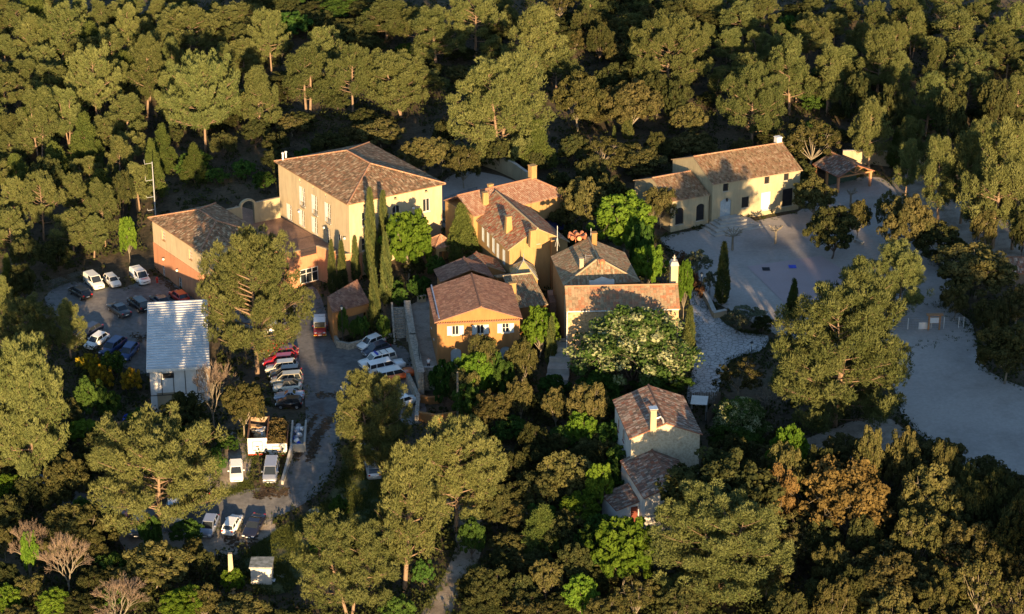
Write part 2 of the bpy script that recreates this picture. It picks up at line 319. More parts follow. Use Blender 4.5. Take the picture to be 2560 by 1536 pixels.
sheet('parking_bays', [(290, 1290), (420, 1295), (560, 1285), (660, 1290), (690, 1335), (600, 1385), (520, 1390), (400, 1400), (320, 1385)], M['track'], .03)
sheet('plaza', [(1650, 600), (1700, 583), (1990, 533), (2010, 490), (2085, 455), (2200, 445), (2250, 500), (2290, 600), (2360, 680), (2400, 730), (2370, 790), (2420, 830), (2240, 880), (2120, 880), (2050, 880), (1940, 838), (1850, 790), (1770, 745), (1720, 690), (1690, 640)], M['gravel'])
sheet('pine_floor', [(2230, 445), (2420, 440), (2560, 470), (2640, 640), (2430, 690), (2330, 640), (2280, 560)], M['track'], .05)
sheet('gravel_field', [(2180, 770), (2330, 760), (2420, 800), (2440, 850), (2470, 930), (2620, 1010), (2700, 1200), (2560, 1205), (2470, 1195), (2360, 1135), (2260, 1050), (2230, 960), (2150, 880), (2130, 820)], M['gravel'], .10)
sheet('court', [(1868, 668), (2052, 642), (2130, 690), (2180, 760), (1985, 800), (1960, 760)], M['court'], .11, smooth=False, clear=False)
sheet('stone_path', [(1722, 722), (1752, 740), (1790, 790), (1850, 832), (1920, 842), (1900, 880), (1830, 900), (1800, 960), (1790, 1010), (1722, 1012), (1722, 960), (1738, 900), (1735, 820)], M['paving'], .12)
sheet('dirt_track', [(1115, 1250), (1180, 1255), (1208, 1330), (1190, 1420), (1140, 1500), (1110, 1600), (1040, 1600), (1065, 1510), (1110, 1440), (1140, 1360), (1125, 1300)], M['track'])
sheet('grass_bank', [(860, 1130), (915, 1110), (960, 1200), (980, 1300), (900, 1330), (800, 1400), (720, 1480), (640, 1480), (600, 1400), (690, 1330), (800, 1265), (850, 1190)], M['turf'], .05)
sheet('patio', [(1080, 500), (1150, 430), (1290, 455), (1250, 500), (1190, 520), (1160, 560), (1110, 570)], M['gravel'], .08)
sheet('wood_clearing', [(2000, 1110), (2090, 1070), (2150, 1050), (2230, 1050), (2290, 1130), (2170, 1160), (2130, 1180), (2060, 1150)], M['track'], .05)
sheet('verge', [(560, 1080), (625, 1110), (620, 1200), (560, 1235), (520, 1220), (545, 1150)], M['track'], .07)
# ------------------------------------------------------------------ tree prototypes
def blades(c, d, L, Wd):
    """one narrow triangle per centre c along unit vector d"""
    n = len(c); r = rng.normal(size=(n, 3)); s = np.cross(d, r); s /= np.linalg.norm(s, axis=1)[:, None]+1e-9
    L = np.broadcast_to(L, n)[:, None]; Wd = np.broadcast_to(Wd, n)[:, None]
    V = np.stack([c-s*Wd*.5, c+s*Wd*.5, c+d*L], 1).reshape(-1, 3); return V, np.arange(3*n).reshape(-1, 3)
def unit(a): return a/(np.linalg.norm(a, axis=-1, keepdims=True)+1e-9)
def pine_clumps(cc, rr, tufts, nb, L, Wd):
    """cc (n,3) clump centres with radii rr: upright lobes covered with short needle tufts"""
    n = len(cc); o = unit(rng.normal(size=(n, tufts, 3))+np.array([0, 0, .25])); up = o[..., 2:3]
    rad = rng.uniform(.78, 1.06, (n, tufts, 1)); stretch = np.stack([np.full(n, .82), np.full(n, .82), rng.uniform(.9, 1.45, n)], 1)[:, None]
    tc = cc[:, None]+o*rad*rr[:, None, None]*stretch; oo = np.repeat(o.reshape(-1, 3), nb, 0); c = np.repeat(tc.reshape(-1, 3), nb, 0)+rng.normal(size=(n*tufts*nb, 3))*.07
    d = unit(oo*.55+np.array([0, 0, .75])+rng.normal(size=oo.shape)*.5); s = unit(np.cross(d, unit(oo+rng.normal(size=oo.shape)*.55)))
    m = len(c); l = (rng.uniform(.7, 1.25, m)*L)[:, None]; w = Wd*rng.uniform(.8, 1.2, m)[:, None]
    V = np.stack([c-s*w*.5, c+s*w*.5, c+d*l], 1).reshape(-1, 3); T = np.arange(3*m).reshape(-1, 3)
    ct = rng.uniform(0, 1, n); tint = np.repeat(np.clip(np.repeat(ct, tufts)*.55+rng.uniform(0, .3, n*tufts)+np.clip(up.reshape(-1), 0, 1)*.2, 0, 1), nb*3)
    return V, T, tint
def pine(H, Rr, cb, shape, nbr, per, seed, lean=0.0, tufts=46, trunks=1):
    """Aleppo pine: bent trunk, limbs that end in layered needle pads"""
    global rng
    rng = np.random.default_rng(seed); rd = random.Random(seed); tb = MB(); cc = []; rr = []
    for k in range(trunks):
        a0 = rd.uniform(0, 6.28); sx = lean*H*.3; base = Vector((.5*cos(a0)*(k > 0), .5*sin(a0)*(k > 0), 0))
        tip = Vector((sx+rd.uniform(-.06, .06)*H+cos(a0)*Rr*.35*(trunks > 1), rd.uniform(-.06, .06)*H+sin(a0)*Rr*.35*(trunks > 1), H*.93))
        mid = base.lerp(tip, .5)+Vector((rd.uniform(-.05, .05), rd.uniform(-.05, .05), 0))*H
        def tr(t): return base*(1-t)**2+mid*2*t*(1-t)+tip*t*t
        R0 = H*.019/(trunks**.4)
        tb.tube([tr(t)+(Vector((0, 0, -.6)) if t == 0 else Vector()) for t in (0, .12, .3, .5, .7, .88, 1)], [R0*1.25, R0, R0*.9, R0*.75, R0*.5, R0*.25, R0*.1], 7)
        m = nbr//trunks; lev = 6
        for i in range(m):
            tt = (i+.5)/m
            if shape == 't': tt = (int(tt*lev)+.5+rd.uniform(-.22, .22))/lev        # whorls with gaps between them
            t = cb+(1-cb)*tt**.9
            env = {'r': math.sqrt(max(.03, 1-tt*tt))*(.82+.18*min(1, tt*5)), 't': (1-tt)**.5*.95+.10, 'y': (1-tt)**.9+.06, 'u': math.sqrt(max(.05, 1-tt**3))}[shape]
            if shape != 'y': env *= rd.choice((.5, .72, .88, 1, 1, 1.08))
            az = i*2.399+rd.uniform(-.5, .5)+k*2; ln = Rr*env*(0.82 if trunks > 1 else 1); up = ln*(rd.uniform(.10, .34)+.35*tt)
            p0 = tr(max(.05, t-.12*(1-.5*tt))); p1 = p0+Vector((cos(az)*ln, sin(az)*ln, up+.05*H)); pm = p0.lerp(p1, .5)+Vector((0, 0, -.07*ln+rd.uniform(-.1, .1)))
            rb = R0*.36*(.5+.5*ln/Rr); q_ = lambda s: p0*(1-s)**2+pm*2*s*(1-s)+p1*s*s
            tb.tube([p0, pm, p1], [rb, rb*.65, rb*.2], 4, False)
            for j in range(max(2, int(per*(ln/Rr+.2)))):
                s = rd.uniform(.34, 1.08)**.75; lat = min(1.8, .45*ln)*rd.uniform(-1, 1)*s; q = q_(min(s, 1))+Vector((-sin(az)*lat, cos(az)*lat, rd.uniform(-.2, .5)-abs(lat)*.10))
                tb.tube([q_(min(1, s*.7)), q], [rb*.28, rb*.08], 3, False); cc.append(q); rr.append(rd.uniform(.42, .82)*(.7+.3*H/12))
            if tt < .45:                             # bare twigs under the crown
                for j in range(5): s = rd.uniform(.2, .8); c = q_(s); tb.tube([c, c+Vector((cos(az+rd.uniform(-1, 1))*1.3, sin(az+rd.uniform(-1, 1))*1.3, rd.uniform(-.3, .5)))], [.025, .008], 3, False)
        for j in range(5): cc.append(tip+Vector((rd.uniform(-.6, .6), rd.uniform(-.6, .6), rd.uniform(-.5, .7)))); rr.append(.7)
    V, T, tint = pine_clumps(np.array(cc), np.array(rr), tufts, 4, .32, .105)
    return tb, V, T, tint
def lumps(cc, rr, per, size, flat=.85, up=.35):
    n = len(cc); o = unit(rng.normal(size=(n, per, 3))+np.array([0, 0, up])); c = (cc[:, None]+o*rr[:, None, None]*rng.uniform(.72, 1.05, (n, per, 1))*np.array([1, 1, flat])).reshape(-1, 3)
    nrm = unit(o.reshape(-1, 3)+rng.normal(size=c.shape)*.55); a = unit(np.cross(nrm, rng.normal(size=c.shape))); b = np.cross(nrm, a)
    sz = (rng.uniform(.6, 1.25, len(c))*size)[:, None]
    V = np.stack([c-a*sz-b*sz*.6, c+a*sz*.3-b*sz*.75, c+a*sz+b*sz*.5, c-a*sz*.3+b*sz*.75], 1).reshape(-1, 3)
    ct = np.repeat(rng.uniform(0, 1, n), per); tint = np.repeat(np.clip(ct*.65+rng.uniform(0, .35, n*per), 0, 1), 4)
    return V, np.arange(4*len(c)).reshape(-1, 4), tint
def broad(H, Rr, cb, lobes, perl, leafs, size, seed, sparse=1.0, trunkr=.02, cone=0.0):
    """broadleaf: forked trunk, lobes of small leaf clumps, open between the lobes"""
    global rng
    rng = np.random.default_rng(seed); rd = random.Random(seed); tb = MB(); cc = []; rr = []; ch = H*(1-cb); c0 = Vector((0, 0, H*cb+ch*.5)); R0 = H*trunkr
    fork = Vector((rd.uniform(-.3, .3), rd.uniform(-.3, .3), max(.6, H*cb)))
    tb.tube([(0, 0, -.5), fork*.5+Vector((rd.uniform(-.2, .2), 0, 0)), fork], [R0*1.3, R0, R0*.85], 7)
    for i in range(lobes):
        a = i*2.399+rd.uniform(-.4, .4); zf = 1-1.55*(i+.5)/lobes; rad = math.sqrt(max(0, 1-zf*zf))*.68 if zf > -.45 else .6
        rad *= 1-cone*max(0, zf+.2)
        lc = c0+Vector((cos(a)*rad*Rr, sin(a)*rad*Rr, max(zf, -.5)*ch*.36)); lr = Rr*rd.uniform(.34, .5)*(1-.5*cone*max(0, zf))
        tb.tube([fork, fork.lerp(lc, .55)+Vector((0, 0, .1*H*rd.uniform(-.3, .6))), lc+Vector((0, 0, lr*.4))], [R0*.6, R0*.35, R0*.1], 5, False)
        for j in range(perl):
            o = Vector(unit(rng.normal(size=3)+np.array([0, 0, .3]))); q = lc+Vector((o.x*lr, o.y*lr, o.z*lr*.8))*rd.uniform(.6, 1.05)
            if j % 4 == 0: tb.tube([lc, q], [R0*.16, R0*.05], 3, False)
            cc.append(q); rr.append(lr*rd.uniform(.26, .42)*sparse)
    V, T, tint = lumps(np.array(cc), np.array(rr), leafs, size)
    return tb, V, T, tint
def bare(H, Rr, seed, depth=5, fan=.5, n0=3):
    rd = random.Random(seed); tb = MB(); tw = MB()
    def grow(p, d, ln, r, k):
        q = p+d*ln; m = p.lerp(q, .5)+Vector((rd.uniform(-.1, .1), rd.uniform(-.1, .1), .05))*ln
        (tb if k > 2 else tw).tube([p, m, q], [r, r*.85, r*.7], 5 if k > 2 else 3, False)
        if k == 0: return
        for i in range(3 if k > 1 else 4):
            a = rd.uniform(0, 6.28); e = d.orthogonal().normalized(); e = Matrix.Rotation(a, 3, d)@e
            nd = (d+e*rd.uniform(.25, fan*1.25)+Vector((0, 0, .12))).normalized(); grow(p.lerp(q, rd.uniform(.6, 1)), nd, ln*rd.uniform(.62, .86), max(.022, r*.58), k-1)
    r0 = H*.016; tb.tube([(0, 0, -.5), (.05, 0, H*.12), (.1, .05, H*.2)], [r0*1.3, r0, r0*.9], 7)
    for i in range(n0+1):
        a = i*6.28/(n0+1)+rd.uniform(-.4, .4); grow(Vector((.1, .05, H*.17)), Vector((cos(a)*fan, sin(a)*fan, 1)).normalized(), H*.24, r0*.6, depth)
    return tb, tw
def cypress(H, Rr, seed, n=5200):
    global rng
    rng = np.random.default_rng(seed); t = rng.uniform(0.02, 1, n)**.9; a = rng.uniform(0, 2*pi, n)
    prof = np.minimum(1, (t/.16)**.6)*np.clip(1-t, 0, 1)**.62*1.15; prof = np.minimum(prof, 1)*(1+.16*np.sin(a*3+t*15)+.10*np.sin(a*5-t*31))
    r = prof*Rr*rng.uniform(.72, 1.0, n); c = np.stack([np.cos(a)*r, np.sin(a)*r, t*H*.97], 1)
    d = unit(np.stack([np.cos(a)*.35, np.sin(a)*.35, np.full(n, 1.0)], 1)+rng.normal(size=(n, 3))*.28)
    V, T = blades(c, d, rng.uniform(.35, .7, n), .2); tint = np.repeat(np.clip(.5+.35*np.sin(a*3+t*15)+rng.normal(size=n)*.15, 0, 1), 3)
    tb = MB(); tb.tube([(0, 0, -.4), (0, 0, .5), (0, 0, H*.8)], [Rr*.25, Rr*.2, .05], 6); return tb, V, T, tint
L_ = dict(pine=leaf('pine_needles', (.052, .069, .022), (.142, .152, .054), .12), young=leaf('young_pine_needles', (.045, .068, .018), (.095, .115, .030), .15),
 dpine=leaf('dark_pine_needles', (.040, .052, .016), (.090, .098, .026), .15),
 oak=leaf('holm_oak_leaves', (.036, .042, .015), (.110, .098, .036), .12), oak2=leaf('dark_oak_leaves', (.022, .030, .012), (.060, .062, .022), .12), rust=leaf('catkin_oak_leaves', (.085, .058, .022), (.175, .115, .042), .15),
 green=leaf('fresh_green_leaves', (.050, .100, .012), (.115, .180, .022), .3), dgreen=leaf('deep_green_leaves', (.028, .060, .014), (.060, .110, .022), .25),
 flower=leaf('blossom_and_leaves', (.05, .085, .02), (.33, .335, .18), .2, .08), cyp=leaf('cypress_scales', (.040, .058, .022), (.085, .095, .030), .08), broom=leaf('broom_bloom', (.06, .07, .016), (.42, .28, .02), .15),
 hedge=leaf('red_hedge_leaves', (.06, .032, .018), (.13, .075, .035), .15), olive=leaf('olive_leaves', (.07, .085, .05), (.13, .145, .09), .15), sage=leaf('pale_fir_needles', (.12, .15, .10), (.26, .29, .2), .1))
fr_ = next(n for n in L_['flower'].node_tree.nodes if n.type == 'VALTORGB').color_ramp; fr_.elements[0].position = .45; fr_.elements[1].position = .8
PROTO = {}
def proto(key, tb, V, T, tint, lm, bm_, H, Rr):
    V = np.asarray(V); rad = np.hypot(V[:, 0], V[:, 1]); Rr = float(np.percentile(rad, 97.5))/1.05; H = max(H*.9, float(np.percentile(V[:, 2], 99.8)))/1.03; cm = npmesh(key+'_crown', V, T, tint=tint); cm.materials.append(lm); tm = tb.mesh(key+'_trunk', bm_, True); PROTO.setdefault(key, []).append((cm, tm, H, Rr))
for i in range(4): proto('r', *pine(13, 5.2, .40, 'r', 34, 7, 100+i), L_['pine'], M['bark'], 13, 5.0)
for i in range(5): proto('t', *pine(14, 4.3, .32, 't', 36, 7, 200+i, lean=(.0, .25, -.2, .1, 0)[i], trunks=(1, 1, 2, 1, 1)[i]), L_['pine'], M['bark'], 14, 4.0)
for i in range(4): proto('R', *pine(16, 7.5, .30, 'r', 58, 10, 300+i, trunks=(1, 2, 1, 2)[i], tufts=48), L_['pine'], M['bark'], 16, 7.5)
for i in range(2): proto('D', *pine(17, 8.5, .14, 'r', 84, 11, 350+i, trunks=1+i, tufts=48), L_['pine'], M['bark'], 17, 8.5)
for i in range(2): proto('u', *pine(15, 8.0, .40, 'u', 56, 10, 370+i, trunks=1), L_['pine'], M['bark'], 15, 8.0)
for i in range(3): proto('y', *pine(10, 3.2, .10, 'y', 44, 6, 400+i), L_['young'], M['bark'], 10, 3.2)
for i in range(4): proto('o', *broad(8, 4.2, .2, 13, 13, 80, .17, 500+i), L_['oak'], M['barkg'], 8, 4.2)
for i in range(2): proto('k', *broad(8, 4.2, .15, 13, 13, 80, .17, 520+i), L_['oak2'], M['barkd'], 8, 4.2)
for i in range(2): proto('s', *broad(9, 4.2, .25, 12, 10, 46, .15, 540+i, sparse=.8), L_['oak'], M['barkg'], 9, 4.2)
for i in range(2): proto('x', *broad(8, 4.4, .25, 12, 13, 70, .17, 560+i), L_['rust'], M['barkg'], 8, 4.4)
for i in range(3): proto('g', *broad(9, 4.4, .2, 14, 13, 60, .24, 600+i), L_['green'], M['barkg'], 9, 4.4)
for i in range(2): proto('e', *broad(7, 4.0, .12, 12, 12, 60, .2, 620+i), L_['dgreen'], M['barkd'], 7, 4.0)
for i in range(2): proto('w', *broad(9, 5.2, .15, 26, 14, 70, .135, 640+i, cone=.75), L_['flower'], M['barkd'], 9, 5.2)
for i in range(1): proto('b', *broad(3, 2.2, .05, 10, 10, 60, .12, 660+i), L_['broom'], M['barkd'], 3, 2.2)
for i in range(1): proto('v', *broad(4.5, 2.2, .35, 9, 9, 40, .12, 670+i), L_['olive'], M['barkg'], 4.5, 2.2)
for i in range(3): proto('c', *cypress(12, 1.15, 700+i), L_['cyp'], M['barkg'], 12, 1.15)
for i in range(3):
    tb, tw = bare(11, 4, 800+i); PROTO.setdefault('n', []).append((tw.mesh('bare_twigs', M['twig']), tb.mesh('bare_trunk', M['barkg'], True), 11, 4.4))
tb, tw = bare(5, 3, 810, 4, .9, 4); PROTO['d'] = [(tw.mesh('dead_twigs', M['barkg']), tb.mesh('dead_trunk', M['barkg'], True), 4.6, 3.2)]
KIND = dict(r=('pine_tree', 'rounded olive-green pine', 'pine'), t=('pine_tree', 'tall slender olive-green pine', 'pine'), R=('pine_tree', 'broad spreading olive-green pine', 'pine'), D=('pine_tree', 'massive dense pine clothed low down', 'pine'),
 u=('pine_tree', 'umbrella-headed pine on a thick pale trunk', 'pine'), y=('young_pine', 'small cone-shaped young pine', 'pine'), o=('holm_oak', 'rounded olive-brown holm oak', 'oak'), k=('holm_oak', 'dark green holm oak', 'oak'), s=('holm_oak', 'thin grey-branched holm oak', 'oak'),
 x=('holm_oak', 'orange-brown catkin-covered oak', 'oak'), g=('leafy_tree', 'bright green leafy tree', 'tree'), e=('leafy_bush', 'deep green leafy bush', 'bush'), w=('acacia_tree', 'acacia covered in creamy white blossom', 'acacia'), b=('broom_shrub', 'yellow-flowering broom shrub', 'shrub'),
 v=('olive_tree', 'small grey-green olive tree', 'olive tree'), c=('cypress_tree', 'narrow dark green cypress', 'cypress'), n=('bare_tree', 'bare reddish-twigged tree', 'tree'), d=('dead_tree', 'pale bare crooked tree', 'tree'))
GROUPS = dict(pine='pines of the wood', oak='holm oaks of the wood', tree='deciduous trees around the houses', bush='green bushes among the trees', acacia='blossoming acacias', shrub='broom shrubs by the car park', cypress='cypresses around the houses')
TREES = []
def tree(u, vt, vb, w, k, label=None, i=None, rz=None):
    p = G(u, vb); s = pxm(p); Hh = max(.8, zat(p.y, vt)-p.z); Ww = w/s
    if k not in 'cydnyb':                            # the far side of a wide crown shows above its tip
        th = math.atan2(CAMZ-p.z, p.y); lo, hi = .5, Hh; D_ = (vb-vt)/s; cb = .35 if k in 'rtRu' else .22
        for _ in range(24):
            m_ = (lo+hi)/2; e_ = (1+cb)/2*m_*cos(th)+math.sqrt(((1-cb)/2*m_*cos(th))**2+(Ww*.44*sin(th))**2); lo, hi = (m_, hi) if e_ < D_ else (lo, m_)
        Hh = max(hi, .55*Hh)
    if k == 'c': pass
    pr = PROTO[k]; j = len(TREES); cm, tm, H0, R0 = pr[(i if i is not None else j*7+int(u)) % len(pr)]
    root = empty(KIND[k][0], p, (rz if rz is not None else (u*1.7+vb*.9) % 6.283))
    root.scale = (Ww/(2.1*R0), Ww/(2.1*R0), Hh/H0/1.03)
    a = bpy.data.objects.new('trunk', tm); link(a, root); c = bpy.data.objects.new('crown', cm); link(c, root)
    TREES.append([root, k, u, (vt+vb)/2, label, Hh, w, (vb-vt)/2]); return root
# ------------------------------------------------------------------ building kit
def wrap(a): return (a+pi) % (2*pi)-pi
class Bld:
    """root at the near wall corner; local x runs to the right along the front, y away along the left wall"""
    def __init__(s, name, label, cat, c, a, b, ze, zb, ov=.4, group=None, eq=.5):
        C, A, B = P(*c, ze), P(*a, ze), P(*b, ze); da, db = A-C, B-C
        t1 = atan2(db.y, db.x); t2 = atan2(da.y, da.x)-pi/2; la, lb = da.to_2d().length, db.to_2d().length
        w = la/(la+lb) if eq is None else eq; s.t = t1+wrap(t2-t1)*w; s.la, s.lb = la, lb
        o = Matrix.Rotation(s.t, 3, 'Z')@Vector((ov, ov, 0)); s.o = Vector((C.x+o.x, C.y+o.y, zb)); s.ov = ov
        s.LX, s.LY, s.h = lb-2*ov, la-2*ov, ze-zb
        s.root = empty(name, s.o, s.t, label, cat, group); s.inv = Matrix.Rotation(-s.t, 3, 'Z')
        q = [s.w(x, y, 0) for x, y in ((0, 0), (s.LX, 0), (s.LX, s.LY), (0, s.LY))]; OPEN.append([(p.x, p.y) for p in q])
        s.ops = dict(f=[], l=[], r=[], b=[])
    def w(s, x, y, z): return s.o+Matrix.Rotation(s.t, 3, 'Z')@Vector((x, y, z))
    def loc(s, p): return s.inv@(Vector(p)-s.o)
    def zat(s, x, y, v): p = s.w(x, y, 0); return zat(p.y, v)-s.o.z
    def frame(s, side): return dict(f=((0, 0), (1, 0), (0, -1), s.LX), r=((s.LX, 0), (0, 1), (1, 0), s.LY), b=((s.LX, s.LY), (-1, 0), (0, 1), s.LX), l=((0, s.LY), (0, -1), (-1, 0), s.LY))[side]
    def on(s, side, u, v, d=0.0):
        """wall coordinates (along, up) of the point of a wall seen at pixel u, v"""
        p0, dr, n, L = s.frame(side); q = s.loc(P(u, v, s.o.z)); cl = s.loc((0, 0, CAMZ)); dv = q-cl
        N = Vector((*n, 0)); p = Vector((*p0, 0))+N*d; t = (p-cl).dot(N)/dv.dot(N); h = cl+dv*t-p
        return h.x*dr[0]+h.y*dr[1], h.z
    def top(s, u, v, z):                             # local x, y of a point at local height z
        q = s.loc(P(u, v, s.o.z+z)); return q.x, q.y
    def pt(s, side, a, z, d): p0, dr, n, L = s.frame(side); return Vector((p0[0]+dr[0]*a+n[0]*d, p0[1]+dr[1]*a+n[1]*d, z))
    def walls(s, m, z0=-3.0, z1=None, sides='frbl', name='wall', out=0.0):
        z1 = s.h if z1 is None else z1
        for sd in sides:
            p0, dr, n, L = s.frame(sd); b = MB(); ops = [o for o in s.ops[sd] if o[3] > z0 and o[2] < z1]
            xs = sorted({-out, L+out, *[o[0] for o in ops], *[o[1] for o in ops]}); zs = sorted({z0, z1, *[max(z0, o[2]) for o in ops], *[min(z1, o[3]) for o in ops]})
            for i in range(len(xs)-1):
                for k in range(len(zs)-1):
                    x, z = (xs[i]+xs[i+1])/2, (zs[k]+zs[k+1])/2
                    if not any(o[0] < x < o[1] and o[2] < z < o[3] for o in ops):
                        b.poly([s.pt(sd, xs[i], zs[k], out), s.pt(sd, xs[i+1], zs[k], out), s.pt(sd, xs[i+1], zs[k+1], out), s.pt(sd, xs[i], zs[k+1], out)])
            for o in ops:
                q = [(o[0], o[2]), (o[1], o[2]), (o[1], o[3]), (o[0], o[3])]
                for j in range(4):
                    a_, c_ = q[j], q[(j+1) % 4]; b.poly([s.pt(sd, *a_, out), s.pt(sd, *c_, out), s.pt(sd, *c_, -.24), s.pt(sd, *a_, -.24)])
            if out: b.poly([s.pt(sd, -out, z1, out), s.pt(sd, L+out, z1, out), s.pt(sd, L+out, z1, -.02), s.pt(sd, -out, z1, -.02)])
            b.build(name, m, s.root)
    def slopes(s, polys, m, t=.14, name='roof', caps=(), capm=None, capr=.13):
        """each polygon starts with its eave edge; returns the roof object"""
        b = MB(); cnt = {}
        for pl in polys:
            pl = [Vector(p) for p in pl]; e = (pl[1]-pl[0]).normalized(); nn = e.cross(pl[2]-pl[0]).normalized(); f = nn.cross(e)
            b.poly(pl, [((p-pl[0]).dot(e)+50, (p-pl[0]).dot(f)+50) for p in pl]); dn = Vector((0, 0, t)); b.poly([p-dn for p in pl][::-1], [(50, 50)]*len(pl))
            for i in range(len(pl)):
                k = frozenset((tuple(round(x, 3) for x in pl[i]), tuple(round(x, 3) for x in pl[(i+1) % len(pl)]))); cnt.setdefault(k, []).append((pl[i], pl[(i+1) % len(pl)]))
        for k, es in cnt.items():
            if len(es) == 1: p, q = es[0]; dn = Vector((0, 0, t)); b.poly([p, q, q-dn, p-dn], [(50, 50)]*4)
        ro = b.build(name, m, s.root)
        if caps:
            cb = MB()
            for p, q in caps: cb.tube([Vector(p)+Vector((0, 0, .02)), Vector(q)+Vector((0, 0, .02))], capr, 6)
            cb.build('ridge_tiles', capm or M['terra'], ro)
        return ro
    def hip(s, rise, m, capm=None, kx=1.0):
        ov = s.ov; X0, X1, Y0, Y1, z = -ov, s.LX+ov, -ov, s.LY+ov, s.h
        if s.LX > s.LY: d = (Y1-Y0)/2*kx; r0, r1 = (X0+d, (Y0+Y1)/2), (X1-d, (Y0+Y1)/2)
        else: d = (X1-X0)/2*kx; r0, r1 = ((X0+X1)/2, Y0+d), ((X0+X1)/2, Y1-d)
        a, b, c, e = (X0, Y0, z), (X1, Y0, z), (X1, Y1, z), (X0, Y1, z); R0, R1 = (*r0, z+rise), (*r1, z+rise)
        pl = [[a, b, R1, R0], [b, c, R1], [c, e, R0, R1], [e, a, R0]] if s.LX > s.LY else [[a, b, R0], [b, c, R1, R0], [c, e, R1], [e, a, R0, R1]]
        cap = [(R0, R1), (a, R0), (b, R1 if s.LX > s.LY else R0), (c, R1), (e, R0 if s.LX > s.LY else R1)]
        return s.slopes(pl, m, caps=cap, capm=capm)
    def gable(s, rise, m, wm, axis='x', off=.5, capm=None, ends=(0.12, .12), drop=(0, 0), gm=True):
        """ridge along axis; off places the ridge across; ends overhang at the gables"""
        ov, z = s.ov, s.h; g0, g1 = ends
        if axis == 'x':
            Y0, Y1 = -ov, s.LY+ov; yr = Y0+(Y1-Y0)*off; A, B = -g0, s.LX+g1
            pl = [[(A, Y0, z-drop[0]), (B, Y0, z-drop[0]), (B, yr, z+rise), (A, yr, z+rise)], [(B, Y1, z-drop[1]), (A, Y1, z-drop[1]), (A, yr, z+rise), (B, yr, z+rise)]]; cap = [((A, yr, z+rise), (B, yr, z+rise))]
            tri = [('l', [(0, s.LY), (0, 0)], (0, yr)), ('r', [(s.LX, 0), (s.LX, s.LY)], (s.LX, yr))]
        else:
            X0, X1 = -ov, s.LX+ov; xr = X0+(X1-X0)*off; A, B = -g0, s.LY+g1
            pl = [[(X0, B, z-drop[0]), (X0, A, z-drop[0]), (xr, A, z+rise), (xr, B, z+rise)], [(X1, A, z-drop[1]), (X1, B, z-drop[1]), (xr, B, z+rise), (xr, A, z+rise)]]; cap = [((xr, A, z+rise), (xr, B, z+rise))]
            tri = [('f', [(0, 0), (s.LX, 0)], (xr, 0)), ('b', [(s.LX, s.LY), (0, s.LY)], (xr, s.LY))]
        if gm:
            for nm, (p, q), r in tri: b = MB(); b.poly([(*p, s.h-.02), (*q, s.h-.02), (*r, z+rise-.14)]); b.build('gable', wm, s.root)
        return s.slopes(pl, m, caps=cap, capm=capm)
    def win(s, sd, u, v, w, h, fm='white', kind='window', shut=None, rows=2, cols=2, glass='glass', bars=False, ins=.16, shutw=None, arch=False, sill=True, label=None, shf=None):
        """opening centred on the wall point seen at u, v"""
        a, z = s.on(sd, u, v); a0, a1, z0, z1 = a-w/2, a+w/2, z-h/2, z+h/2; s.ops[sd].append((a0, a1, z0, z1)); s.later = getattr(s, 'later', []); s.later.append((sd, a0, a1, z0, z1, fm, kind, shut, rows, cols, glass, bars, ins, shutw, arch, sill, label, shf))
    def fit(s):
        for sd, a0, a1, z0, z1, fm, kind, shut, rows, cols, glass, bars, ins, shutw, arch, sill, label, shf in getattr(s, 'later', []):
            p0, dr, n, L = s.frame(sd); D = Vector((*dr, 0)); N = Vector((*n, 0)); b = MB(); fw = .07; w, h = a1-a0, z1-z0
            def bar(b, x0, x1, y0, y1, d0=-ins, d1=-ins+.06): b.obox(s.pt(sd, x0, y0, d0), D*(x1-x0), N*(d1-d0), Vector((0, 0, y1-y0)))
            if fm:
                bar(b, a0, a0+fw, z0, z1); bar(b, a1-fw, a1, z0, z1); bar(b, a0+fw, a1-fw, z0, z0+fw); bar(b, a0+fw, a1-fw, z1-fw, z1)
                for i in range(1, cols): x = a0+w*i/cols; bar(b, x-.035, x+.035, z0+fw, z1-fw, -ins+.003, -ins+.055)
                for i in range(1, rows): y = z0+h*i/rows; bar(b, a0+fw, a1-fw, y-.025, y+.025, -ins+.006, -ins+.05)
                if sill: bar(b, a0-.08, a1+.08, z0-.09, z0-.005, -.1, .08)
                f = b.build(kind, M[fm], s.root)
            else: f = MB(); bar(f, a0-.08, a1+.08, z0-.09, z0-.005, -.1, .07); f = f.build(kind, M['concrete'], s.root)
            if label: f['label'] = label
            g = MB(); bar(g, a0+.01, a1-.01, z0+.01, z1-.01, -ins-.05, -ins-.005); g.build('pane' if kind != 'door' or glass == 'glass' else 'door_leaf', M[glass], f)
            if arch:                                # arched head: corner fillers in wall colour, sprung at the sides
                r = MB(); n_ = 8
                for sg, xa in ((1, a0), (-1, a1)):
                    pts = [(xa, z1)]+[(xa+sg*w/2*(1-cos(pi/2*i/n_)), z1-min(w/2, .55)*(1-sin(pi/2*i/n_))) for i in range(n_+1)]
                    for i in range(1, len(pts)-1): r.poly([s.pt(sd, *pts[0], -.004), s.pt(sd, *pts[i], -.004), s.pt(sd, *pts[i+1], -.004)]); r.poly([s.pt(sd, *pts[i], -.004), s.pt(sd, *pts[i+1], -.004), s.pt(sd, *pts[i+1], -ins), s.pt(sd, *pts[i], -ins)])
                r.build('arch_head', M[arch], f)
            if bars:
                r = MB()
                for i in range(1, 5): x = a0+w*i/5; r.tube([s.pt(sd, x, z0, -.03), s.pt(sd, x, z1, -.03)], .015, 4)
                r.build('window_bars', M['iron'], f)
